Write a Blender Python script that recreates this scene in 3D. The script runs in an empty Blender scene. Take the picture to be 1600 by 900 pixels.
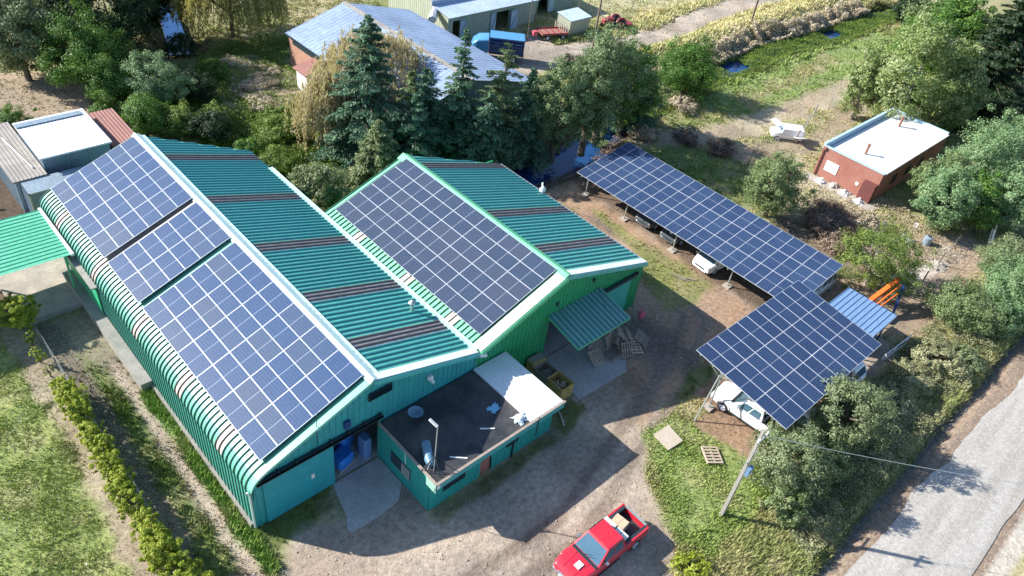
import bpy, math, random
import numpy as np
from mathutils import Vector, Matrix
R_ = math.radians
rnd = random.Random(7)
scn = bpy.context.scene
col = scn.collection

# ------------------------------------------------------------------ helpers
class M:
    """collects faces, links them as ONE mesh object"""
    def __init__(s): s.v=[]; s.f=[]; s.mi=[]
    def face(s, pts, mi=0):
        n=len(s.v); s.v+= [tuple(p) for p in pts]; s.f.append(tuple(range(n,n+len(pts)))); s.mi.append(mi)
    def box(s, x0,y0,z0,x1,y1,z1, mi=0):
        n=len(s.v)
        s.v+=[(x0,y0,z0),(x1,y0,z0),(x1,y1,z0),(x0,y1,z0),(x0,y0,z1),(x1,y0,z1),(x1,y1,z1),(x0,y1,z1)]
        for q in ((3,2,1,0),(4,5,6,7),(0,1,5,4),(1,2,6,5),(2,3,7,6),(3,0,4,7)):
            s.f.append(tuple(n+i for i in q)); s.mi.append(mi)
        return s
    def bar(s, a, b, w=.1, h=None, mi=0, up=(0,0,1)):
        h=h or w; a=Vector(a); b=Vector(b); d=(b-a).normalized(); u=Vector(up)
        if abs(d.dot(u))>.98: u=Vector((1,0,0))
        r=d.cross(u).normalized(); u=r.cross(d)
        n=len(s.v)
        for p in (a,b):
            for i,j in ((-1,-1),(1,-1),(1,1),(-1,1)): s.v.append(tuple(p+r*(i*w/2)+u*(j*h/2)))
        for q in ((0,1,2,3),(7,6,5,4),(0,4,5,1),(1,5,6,2),(2,6,7,3),(3,7,4,0)):
            s.f.append(tuple(n+i for i in q)); s.mi.append(mi)
        return s
    def tube(s, pts, r, n=8, mi=0, cap=True):
        if not isinstance(r,(list,tuple)): r=[r]*len(pts)
        pts=[Vector(p) for p in pts]; base=len(s.v)
        for i,p in enumerate(pts):
            d=(pts[min(i+1,len(pts)-1)]-pts[max(i-1,0)]).normalized()
            u=Vector((0,0,1)) if abs(d.z)<.95 else Vector((1,0,0))
            a=d.cross(u).normalized(); b=d.cross(a)
            for k in range(n):
                t=2*math.pi*k/n; s.v.append(tuple(p+(a*math.cos(t)+b*math.sin(t))*r[i]))
        for i in range(len(pts)-1):
            for k in range(n):
                k2=(k+1)%n
                s.f.append((base+i*n+k,base+i*n+k2,base+(i+1)*n+k2,base+(i+1)*n+k)); s.mi.append(mi)
        if cap:
            s.f.append(tuple(base+k for k in range(n))[::-1]); s.mi.append(mi)
            s.f.append(tuple(base+(len(pts)-1)*n+k for k in range(n))); s.mi.append(mi)
        return s
    def loft(s, rings, mi=0):
        base=len(s.v); n=len(rings[0])
        for r in rings: s.v+=[tuple(p) for p in r]
        for i in range(len(rings)-1):
            for k in range(n):
                k2=(k+1)%n
                s.f.append((base+i*n+k,base+i*n+k2,base+(i+1)*n+k2,base+(i+1)*n+k)); s.mi.append(mi)
        s.f.append(tuple(base+k for k in range(n))[::-1]); s.mi.append(mi)
        s.f.append(tuple(base+(len(rings)-1)*n+k for k in range(n))); s.mi.append(mi)
        return s
    def build(s, name, mats, parent=None, world=False, smooth=None, bevel=0):
        me=bpy.data.meshes.new(name)
        off=parent.location if (world and parent) else Vector((0,0,0))
        me.from_pydata([tuple(Vector(p)-off) for p in s.v] if world else s.v,[],s.f)
        if not isinstance(mats,(list,tuple)): mats=[mats]
        for m in mats: me.materials.append(m)
        if len(mats)>1: me.polygons.foreach_set('material_index',s.mi)
        if smooth:
            me.polygons.foreach_set('use_smooth',[True]*len(s.f))
            try: me.set_sharp_from_angle(angle=R_(smooth))
            except Exception: pass
        me.update()
        o=bpy.data.objects.new(name,me); col.objects.link(o)
        if parent: o.parent=parent
        if bevel:
            b=o.modifiers.new('bevel','BEVEL'); b.width=bevel; b.segments=2; b.limit_method='ANGLE'
        return o

def tag(o,label=None,cat=None,group=None,kind=None):
    if label: o['label']=label
    if cat: o['category']=cat
    if group: o['group']=group
    if kind: o['kind']=kind
    return o
def thing(name,label,cat,loc=(0,0,0),rot=0,group=None):
    o=bpy.data.objects.new(name,None); col.objects.link(o); o.empty_display_size=.2
    o.location=loc; o.rotation_euler=(0,0,rot)
    return tag(o,label,cat,group)
def copy_tree(o,parent=None):
    c=o.copy(); col.objects.link(c)
    if parent is not None: c.parent=parent
    for ch in list(o.children): copy_tree(ch,c)
    return c

def fast_mesh(name, V, Q, mat, parent=None, attrs=None, tris=False, smooth=False):
    V=np.ascontiguousarray(V,dtype=np.float32); Q=np.ascontiguousarray(Q,dtype=np.int32)
    k=Q.shape[1]; me=bpy.data.meshes.new(name)
    me.vertices.add(len(V)); me.vertices.foreach_set('co',V.ravel())
    me.loops.add(Q.size); me.loops.foreach_set('vertex_index',Q.ravel())
    me.polygons.add(len(Q)); me.polygons.foreach_set('loop_start',np.arange(0,Q.size,k,dtype=np.int32))
    if smooth: me.polygons.foreach_set('use_smooth',np.ones(len(Q),dtype=bool))
    me.update(calc_edges=True)
    for n,(ty,arr) in (attrs or {}).items():
        a=me.attributes.new(n,ty,'POINT')
        a.data.foreach_set('color' if ty=='FLOAT_COLOR' else 'value',np.ascontiguousarray(arr,dtype=np.float32).ravel())
    me.materials.append(mat)
    o=bpy.data.objects.new(name,me); col.objects.link(o)
    if parent: o.parent=parent
    return o

# ------------------------------------------------------------------ materials
def newmat(name):
    m=bpy.data.materials.new(name); m.use_nodes=True
    nt=m.node_tree; b=nt.nodes['Principled BSDF']; return m,nt,b
def nd(nt,t,**kw):
    n=nt.nodes.new(t)
    for k,v in kw.items():
        if k in n.inputs: n.inputs[k].default_value=v
        else: setattr(n,k,v)
    return n
def mixc(nt,fac,a,b,blend='MIX'):
    n=nt.nodes.new('ShaderNodeMix'); n.data_type='RGBA'; n.blend_type=blend
    for i,x in ((0,fac),(6,a),(7,b)):
        if hasattr(x,'is_linked') or hasattr(x,'links'): nt.links.new(x,n.inputs[i])
        else: n.inputs[i].default_value = x if i==0 else (*x,1) if len(x)==3 else x
    return n.outputs[2]
def noise(nt,scale,detail=4,rough=.6,co=None,dist=0):
    n=nd(nt,'ShaderNodeTexNoise'); n.inputs['Scale'].default_value=scale; n.inputs['Detail'].default_value=detail
    n.inputs['Roughness'].default_value=rough; n.inputs['Distortion'].default_value=dist
    if co is not None: nt.links.new(co,n.inputs['Vector'])
    return n.outputs[0]
def ramp(nt,src,stops):
    n=nt.nodes.new('ShaderNodeValToRGB'); e=n.color_ramp.elements
    while len(e)<len(stops): e.new(.5)
    for i,(p,c) in enumerate(stops): e[i].position=p; e[i].color=(*c,1) if len(c)==3 else c
    nt.links.new(src,n.inputs[0]); return n.outputs[0]
def geo_pos(nt):
    return nt.nodes.new('ShaderNodeNewGeometry').outputs['Position']
def obj_co(nt): return nt.nodes.new('ShaderNodeTexCoord').outputs['Object']

def mat(name,c,rough=.6,metal=0,c2=None,scale=1.5,amt=.5,streak=False,bump=0,bscale=20,spec=.5,coat=0):
    """plain painted / dirty surface: base colour varied by two scales of noise"""
    m,nt,b=newmat(name); co=obj_co(nt)
    c2=c2 or tuple(x*.72 for x in c)
    if streak:
        mp=nd(nt,'ShaderNodeMapping'); mp.inputs['Scale'].default_value=(3,3,.35); nt.links.new(co,mp.inputs[0]); co2=mp.outputs[0]
    else: co2=co
    n1=noise(nt,scale,6,.65,co2,.3)
    f=ramp(nt,n1,[(.35,(0,0,0)),(.7,(amt,)*3)])
    base=mixc(nt,f,c,c2)
    n2=noise(nt,scale*9,3,.6,co)
    f2=ramp(nt,n2,[(.3,(.82,)*3),(.7,(1.1,)*3)])
    base=mixc(nt,1.0,base,f2,'MULTIPLY')
    nt.links.new(base,b.inputs['Base Color'])
    b.inputs['Roughness'].default_value=rough; b.inputs['Metallic'].default_value=metal
    b.inputs['Specular IOR Level'].default_value=spec
    if coat: b.inputs['Coat Weight'].default_value=coat; b.inputs['Coat Roughness'].default_value=.08
    if bump:
        bp=nd(nt,'ShaderNodeBump'); bp.inputs['Strength'].default_value=bump; bp.inputs['Distance'].default_value=.05
        nt.links.new(noise(nt,bscale,5,.6,co),bp.inputs['Height']); nt.links.new(bp.outputs[0],b.inputs['Normal'])
    return m

MT={}
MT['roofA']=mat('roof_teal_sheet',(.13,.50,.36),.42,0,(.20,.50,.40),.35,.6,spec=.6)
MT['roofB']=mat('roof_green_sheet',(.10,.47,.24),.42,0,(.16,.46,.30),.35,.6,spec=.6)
MT['ribshadeW']=mat('painted_rib_shade_west',(.03,.12,.11),.6,0,(.05,.18,.15),1,.5)  # this and next three: shadow lines along the ribs painted into rib colour
MT['ribshadeE']=mat('painted_rib_shade_east',(.03,.22,.25),.5,0,(.045,.28,.28),1,.5)
MT['ribshadeB']=mat('painted_rib_shade_green',(.03,.16,.08),.6,0,(.05,.2,.1),1,.5)
MT['ribshadeS']=mat('painted_rib_shade_skylight',(.10,.09,.09),.6)
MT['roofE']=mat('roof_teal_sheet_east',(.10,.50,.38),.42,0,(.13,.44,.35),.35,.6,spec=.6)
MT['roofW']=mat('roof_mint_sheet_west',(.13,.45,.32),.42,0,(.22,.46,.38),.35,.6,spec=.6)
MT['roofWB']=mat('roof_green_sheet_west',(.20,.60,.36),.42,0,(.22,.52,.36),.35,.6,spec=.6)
MT['skyw']=mat('pale_aged_fibreglass',(.62,.52,.46),.6,0,(.42,.36,.32),2.2,.7)  # paler tone for the west-slope skylights
MT['sky']=mat('aged_fibreglass',(.38,.38,.38),.6,0,(.15,.14,.14),2.2,.9)
MT['wallA']=mat('teal_wall_sheet',(.04,.36,.37),.5,0,(.045,.29,.31),.5,.7,streak=True)
MT['wallW']=mat('seafoam_wall_sheet',(.05,.33,.24),.5,0,(.05,.31,.23),.3,.8,streak=True)
MT['wallB']=mat('green_wall_sheet',(.025,.33,.13),.5,0,(.02,.26,.12),.5,.7,streak=True)
MT['doorA']=mat('teal_door_paint',(.03,.38,.42),.5,0,(.03,.28,.32),.9,.8)
MT['doorB']=mat('light_teal_door',(.06,.46,.38),.5,0,(.04,.36,.30),.9,.7)
MT['cream']=mat('white_trim_metal',(.78,.80,.76),.4,0,(.55,.62,.60),.8,.5)
MT['trimA']=mat('mint_trim_metal',(.22,.55,.44),.4,0,(.16,.46,.38),.8,.5)
MT['trimB']=mat('green_trim_metal',(.16,.60,.30),.4,0,(.12,.5,.26),.8,.5)
MT['ridge']=mat('pale_blue_ridge_metal',(.50,.74,.74),.35,0,(.35,.6,.62),.6,.6)
MT['dark']=mat('dark_steel',(.035,.06,.07),.5,.3)
MT['black']=mat('black_rubber',(.018,.018,.02),.7)
MT['alu']=mat('aluminium_frame',(.56,.60,.66),.4,.2,(.48,.52,.58))
MT['galv']=mat('galvanised_steel',(.48,.52,.50),.45,.5,(.33,.38,.36),3,.6)
MT['conc']=mat('pale_concrete',(.46,.41,.35),.9,0,(.22,.20,.18),.8,.7,bump=.3,bscale=12)
MT['conc2']=mat('cool_grey_concrete',(.46,.45,.43),.85,0,(.32,.31,.30),.7,.8,bump=.3,bscale=12)
MT['footing']=mat('stained_concrete_plinth',(.33,.31,.28),.9,0,(.18,.18,.16),1.1,.8,bump=.3)
MT['bitumen']=mat('black_bitumen_roof',(.018,.022,.030),.55,0,(.12,.11,.10),.55,.8,bump=.2)
MT['whitesheet']=mat('bare_zinc_sheet',(.80,.82,.84),.33,.1,(.66,.69,.73),1.2,.5)
MT['white']=mat('white_paint',(.80,.80,.79),.45,0,(.68,.68,.66),1,.5)
MT['annexw']=mat('teal_office_wall',(.03,.37,.31),.5,0,(.025,.30,.28),.6,.7,streak=True)
MT['glass']=mat('dark_window_glass',(.015,.03,.045),.06,0,(.02,.04,.06),spec=1)
MT['red']=mat('red_car_paint',(.60,.018,.045),.34,0,(.50,.05,.05),1.4,.5,coat=.6)
MT['wpaint']=mat('white_car_paint',(.80,.80,.80),.28,0,(.74,.74,.74),.6,.4,coat=.6)
MT['silver']=mat('dark_silver_car_paint',(.16,.18,.20),.3,.5,(.13,.15,.17),coat=.6)
MT['carglass']=mat('car_glass',(.05,.12,.18),.05,0,(.09,.17,.22),1.5,.5,spec=1,coat=1)
MT['chrome']=mat('chrome',(.75,.76,.78),.15,.9)
MT['lamp']=mat('lamp_lens',(.75,.78,.8),.12,0,spec=1)
MT['tail']=mat('red_lens',(.45,.02,.02),.2)
MT['wood']=mat('weathered_wood',(.36,.30,.25),.85,0,(.22,.18,.15),4,.7)
MT['wood2']=mat('pale_pallet_wood',(.52,.42,.34),.85,0,(.38,.29,.22),4,.7)
MT['ply']=mat('yellow_plywood',(.50,.38,.13),.8,0,(.30,.22,.08),2,.8)
MT['card']=mat('cardboard',(.60,.46,.30),.8)
MT['bark']=mat('tree_bark',(.16,.13,.10),.95,0,(.09,.075,.06),3,.8,bump=.5)
MT['barkp']=mat('pale_bark',(.34,.30,.26),.95,0,(.22,.19,.16),3,.8,bump=.5)
MT['pole']=mat('pole_concrete',(.33,.31,.27),.9,0,(.30,.29,.27),2,.6)
MT['polew']=mat('pole_timber',(.20,.16,.12),.9,0,(.14,.11,.08),2,.6)
MT['barnroof']=mat('weathered_zinc_roof',(.30,.40,.56),.5,0,(.20,.25,.36),.25,.9)
MT['barnroof2']=mat('bright_zinc_roof',(.44,.54,.66),.45,0,(.30,.38,.50),.4,.8)
MT['brick']=mat('old_red_brick',(.36,.16,.11),.9,0,(.26,.12,.09),1.5,.7)
MT['pinkwall']=mat('pink_brick',(.46,.25,.18),.9,0,(.34,.18,.13),1.5,.7)
MT['redpaint']=mat('red_oxide_render',(.36,.165,.125),.8,0,(.27,.085,.075),.8,.6)
MT['redroof']=mat('rust_red_roof',(.33,.15,.12),.7,0,(.22,.10,.09),1.0,.7)
MT['barnwall']=mat('pale_green_boards',(.34,.42,.34),.7,0,(.24,.33,.29),.7,.7,streak=True)
MT['barnside']=mat('grey_green_sheet',(.42,.45,.34),.7,0,(.32,.35,.27),.7,.7,streak=True)
MT['doorblue']=mat('pale_blue_boards',(.36,.52,.62),.7,0,(.28,.42,.52),.9,.6)
MT['greyroof']=mat('grey_fibre_cement',(.27,.25,.23),.9,0,(.42,.39,.35),.8,.8)
MT['contain']=mat('blue_grey_sheet',(.28,.36,.42),.5,.2,(.20,.27,.33),.7,.8,streak=True)
MT['orange']=mat('orange_paint',(.75,.16,.02),.45,0,(.6,.10,.02),2,.6)
MT['bluepl']=mat('blue_plastic',(.04,.30,.92),.45,0,(.02,.10,.45),2,.6)
MT['bluedark']=mat('dark_blue_paint',(.02,.06,.20),.5)
MT['bluesteel']=mat('light_blue_roof_sheet',(.24,.38,.58),.35,.3,(.20,.33,.52),.6,.5)
MT['rockm']=mat('stone',(.32,.30,.27),.9,0,(.2,.18,.16),3,.7)
MT['maroon']=mat('maroon_paint',(.28,.03,.05),.5,0,(.2,.02,.03),2,.6)
MT['rust']=mat('rusty_boards',(.34,.17,.13),.8,0,(.25,.11,.09),3,.7)
MT['skyblue']=mat('cab_blue_paint',(.08,.28,.50),.35,0,(.06,.22,.42),coat=.4)
MT['pinkf']=mat('pink_plastic',(.65,.12,.16),.5)
MT['yellow']=mat('yellow_jacket',(.6,.55,.05),.7)

def solar_mat(name,c1,c2,c3):
    """module glass: cell gaps, bus bars and the bright middle gap drawn in the module's own coordinates"""
    m,nt,b=newmat(name)
    tc=nt.nodes.new('ShaderNodeTexCoord'); sp=nt.nodes.new('ShaderNodeSeparateXYZ'); nt.links.new(tc.outputs['Object'],sp.inputs[0])
    def mt(op,a,bb=None,c=None):
        n=nt.nodes.new('ShaderNodeMath'); n.operation=op
        for i,x in enumerate((a,bb,c)):
            if x is None: continue
            if isinstance(x,(int,float)): n.inputs[i].default_value=x
            else: nt.links.new(x,n.inputs[i])
        return n.outputs[0]
    def line(src,pitch,half,off=0):
        f=mt('FRACT',mt('ADD',mt('DIVIDE',src,pitch),off)); d=mt('ABSOLUTE',mt('SUBTRACT',f,.5))
        return mt('GREATER_THAN',d,.5-half/pitch)
    x,y=sp.outputs[0],sp.outputs[1]
    gx=line(x,.1633,.004,.0); gy=line(y,.0845,.0025,0); bus=line(x,.0181*1.5,.0018,.5)
    mid=mt('LESS_THAN',mt('ABSOLUTE',y),.010)
    oi=nt.nodes.new('ShaderNodeObjectInfo')
    base=ramp(nt,oi.outputs['Random'],[(0,c1),(.55,c2),(1,c3)])
    wn=noise(nt,3,2,.5,tc.outputs['Object'])
    base=mixc(nt,mt('MULTIPLY',wn,.35),base,tuple(v*1.5 for v in c2))
    base=mixc(nt,mt('MULTIPLY',bus,.30),base,(.35,.38,.45))
    base=mixc(nt,mt('MULTIPLY',mt('MAXIMUM',gx,gy),.5),base,(.18,.22,.36))
    base=mixc(nt,mid,base,(.42,.47,.56))
    nt.links.new(base,b.inputs['Base Color'])
    b.inputs['Roughness'].default_value=.42; b.inputs['Specular IOR Level'].default_value=.12
    b.inputs['Coat Weight'].default_value=.22; b.inputs['Coat Roughness'].default_value=.05
    return m
MT['pvA']=solar_mat('module_glass_indigo',(.010,.046,.13),(.017,.052,.13),(.040,.066,.112))
MT['pvB']=solar_mat('module_glass_slate',(.018,.036,.070),(.024,.042,.078),(.036,.048,.076))
MT['pvC']=solar_mat('module_glass_navy',(.006,.026,.075),(.010,.032,.088),(.016,.042,.10))

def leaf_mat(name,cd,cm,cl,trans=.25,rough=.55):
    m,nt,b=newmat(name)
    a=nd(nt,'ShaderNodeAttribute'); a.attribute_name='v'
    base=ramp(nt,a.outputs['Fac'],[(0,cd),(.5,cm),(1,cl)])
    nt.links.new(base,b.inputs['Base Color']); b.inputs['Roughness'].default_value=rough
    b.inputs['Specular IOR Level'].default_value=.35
    t=nt.nodes.new('ShaderNodeBsdfTranslucent'); nt.links.new(mixc(nt,.5,base,(cl[0]*1.3,cl[1]*1.4,cl[2]*.8)),t.inputs[0])
    mx=nt.nodes.new('ShaderNodeMixShader'); mx.inputs[0].default_value=trans
    nt.links.new(b.outputs[0],mx.inputs[1]); nt.links.new(t.outputs[0],mx.inputs[2])
    nt.links.new(mx.outputs[0],nt.nodes['Material Output'].inputs[0])
    return m
LF={
 'olive':leaf_mat('leaf_olive',(.07,.11,.04),(.17,.23,.09),(.30,.36,.19)),
 'green':leaf_mat('leaf_green',(.03,.08,.012),(.08,.18,.028),(.18,.30,.06)),
 'dark':leaf_mat('leaf_dark',(.010,.025,.010),(.022,.050,.018),(.045,.085,.03)),
 'conifer':leaf_mat('needle_blue_green',(.02,.058,.03),(.065,.15,.085),(.18,.30,.165),.12),
 'coniferp':leaf_mat('needle_pale',(.06,.09,.035),(.15,.20,.085),(.30,.33,.16),.2),
 'coniferg':leaf_mat('needle_mixed',(.045,.085,.035),(.12,.19,.075),(.26,.33,.16),.15),
 'lime':leaf_mat('leaf_lime',(.12,.17,.015),(.29,.35,.035),(.52,.55,.09),.3),
 'tuft':leaf_mat('leaf_fresh_tuft',(.05,.09,.02),(.14,.20,.04),(.29,.36,.09),.25),
 'willow':leaf_mat('leaf_willow_gold',(.14,.14,.04),(.34,.31,.11),(.52,.47,.20),.3),
 'drywil':leaf_mat('leaf_dry_willow',(.24,.19,.10),(.42,.35,.21),(.58,.50,.34),.35),
 'grey':leaf_mat('leaf_grey_green',(.07,.11,.045),(.18,.225,.11),(.33,.37,.21)),
 'poplar':leaf_mat('leaf_poplar',(.07,.12,.03),(.20,.27,.08),(.46,.50,.30),.3),
 'acacia':leaf_mat('leaf_acacia',(.07,.15,.065),(.17,.28,.13),(.32,.42,.22),.25),
 'drybrush':leaf_mat('dry_brush',(.22,.17,.12),(.42,.35,.25),(.62,.55,.42),.15),
 'straw':leaf_mat('leaf_straw',(.34,.28,.20),(.55,.47,.35),(.75,.67,.52),.15),
 'weed':leaf_mat('leaf_weed_straw',(.14,.15,.07),(.29,.30,.16),(.50,.48,.30),.2),
 'brownbrush':leaf_mat('brown_brush',(.09,.06,.05),(.19,.135,.10),(.32,.25,.19),.1),
 'bramble':leaf_mat('leaf_bramble',(.05,.10,.012),(.13,.21,.03),(.26,.33,.07),.2),
}
def attr_mat(name,bump=0):
    m,nt,b=newmat(name)
    a=nd(nt,'ShaderNodeAttribute'); a.attribute_name='tint'
    base=a.outputs['Color']; p=geo_pos(nt)
    if bump:
        f=ramp(nt,noise(nt,3.2,6,.75,p),[(.3,(.55,)*3),(.72,(1.42,)*3)]); base=mixc(nt,1,base,f,'MULTIPLY')
        f=ramp(nt,noise(nt,17,4,.7,p),[(.3,(.65,)*3),(.75,(1.4,)*3)]); base=mixc(nt,1,base,f,'MULTIPLY')
        f=ramp(nt,noise(nt,.35,4,.6,p),[(.3,(.85,.88,.9)),(.75,(1.12,1.08,1.02))]); base=mixc(nt,1,base,f,'MULTIPLY')
        bp=nd(nt,'ShaderNodeBump'); bp.inputs['Strength'].default_value=.6; bp.inputs['Distance'].default_value=.06
        nt.links.new(noise(nt,9,6,.7,p),bp.inputs['Height']); nt.links.new(bp.outputs[0],b.inputs['Normal'])
    nt.links.new(base,b.inputs['Base Color']); b.inputs['Roughness'].default_value=.95; b.inputs['Specular IOR Level'].default_value=.15
    return m
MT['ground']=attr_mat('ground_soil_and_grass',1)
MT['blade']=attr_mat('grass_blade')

# ------------------------------------------------------------------ ground zones (world metres)
def _h(i,j,s):
    n=np.sin(i*127.1+j*311.7+s*74.7)*43758.5453
    return n-np.floor(n)
def vnoise(x,y,sc,seed=0):
    x=x/sc; y=y/sc; i=np.floor(x); j=np.floor(y); fx=x-i; fy=y-j
    fx=fx*fx*(3-2*fx); fy=fy*fy*(3-2*fy)
    return (_h(i,j,seed)*(1-fx)+_h(i+1,j,seed)*fx)*(1-fy)+(_h(i,j+1,seed)*(1-fx)+_h(i+1,j+1,seed)*fx)*fy
def fbm(x,y,sc,seed=0,oct=4):
    t=0;a=.5;n=0
    for k in range(oct): t=t+a*vnoise(x,y,sc/2**k,seed+k*13); n+=a; a*=.55
    return t/n
def sdpoly(x,y,P):
    """signed distance, positive inside"""
    P=np.array(P,float); d=np.full(x.shape,1e9); ins=np.zeros(x.shape,bool)
    for k in range(len(P)):
        a=P[k];b=P[(k+1)%len(P)]; e=b-a; wx=x-a[0]; wy=y-a[1]
        t=np.clip((wx*e[0]+wy*e[1])/max(e@e,1e-9),0,1)
        d=np.minimum(d,np.hypot(wx-e[0]*t,wy-e[1]*t))
        c=((a[1]>y)!=(b[1]>y))
        with np.errstate(divide='ignore',invalid='ignore'):
            xi=(b[0]-a[0])*(y-a[1])/(b[1]-a[1]+1e-12)+a[0]
        ins^=(c&(x<xi))
    return np.where(ins,d,-d)
def sdline(x,y,P):
    P=np.array(P,float); d=np.full(x.shape,1e9)
    for k in range(len(P)-1):
        a=P[k];b=P[k+1]; e=b-a; wx=x-a[0]; wy=y-a[1]
        t=np.clip((wx*e[0]+wy*e[1])/max(e@e,1e-9),0,1)
        d=np.minimum(d,np.hypot(wx-e[0]*t,wy-e[1]*t))
    return d
def sstep(a,b,v): t=np.clip((v-a)/(b-a),0,1); return t*t*(3-2*t)
STREAM=[(126,43),(120,43.6),(115,44),(104,43.6),(92,45),(82.5,43.9),(76,44.4),(71,44),(66.6,43.4),(60,42.6),(53,40.6),(49,39.2),(44,39.2),(39,39.3),(34,40.5)]
STREAM2=[(28.6,76.2),(29.0,77.4),(30.2,81),(33,90),(34,105)]
GREEN=(.105,.16,.035); GREEN2=(.16,.20,.055); DRY=(.40,.32,.19); DIRT=(.34,.24,.17); YARD=(.40,.33,.268); REDD=(.37,.25,.175); PALE=(.42,.36,.29); DARKS=(.10,.085,.06)
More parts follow.
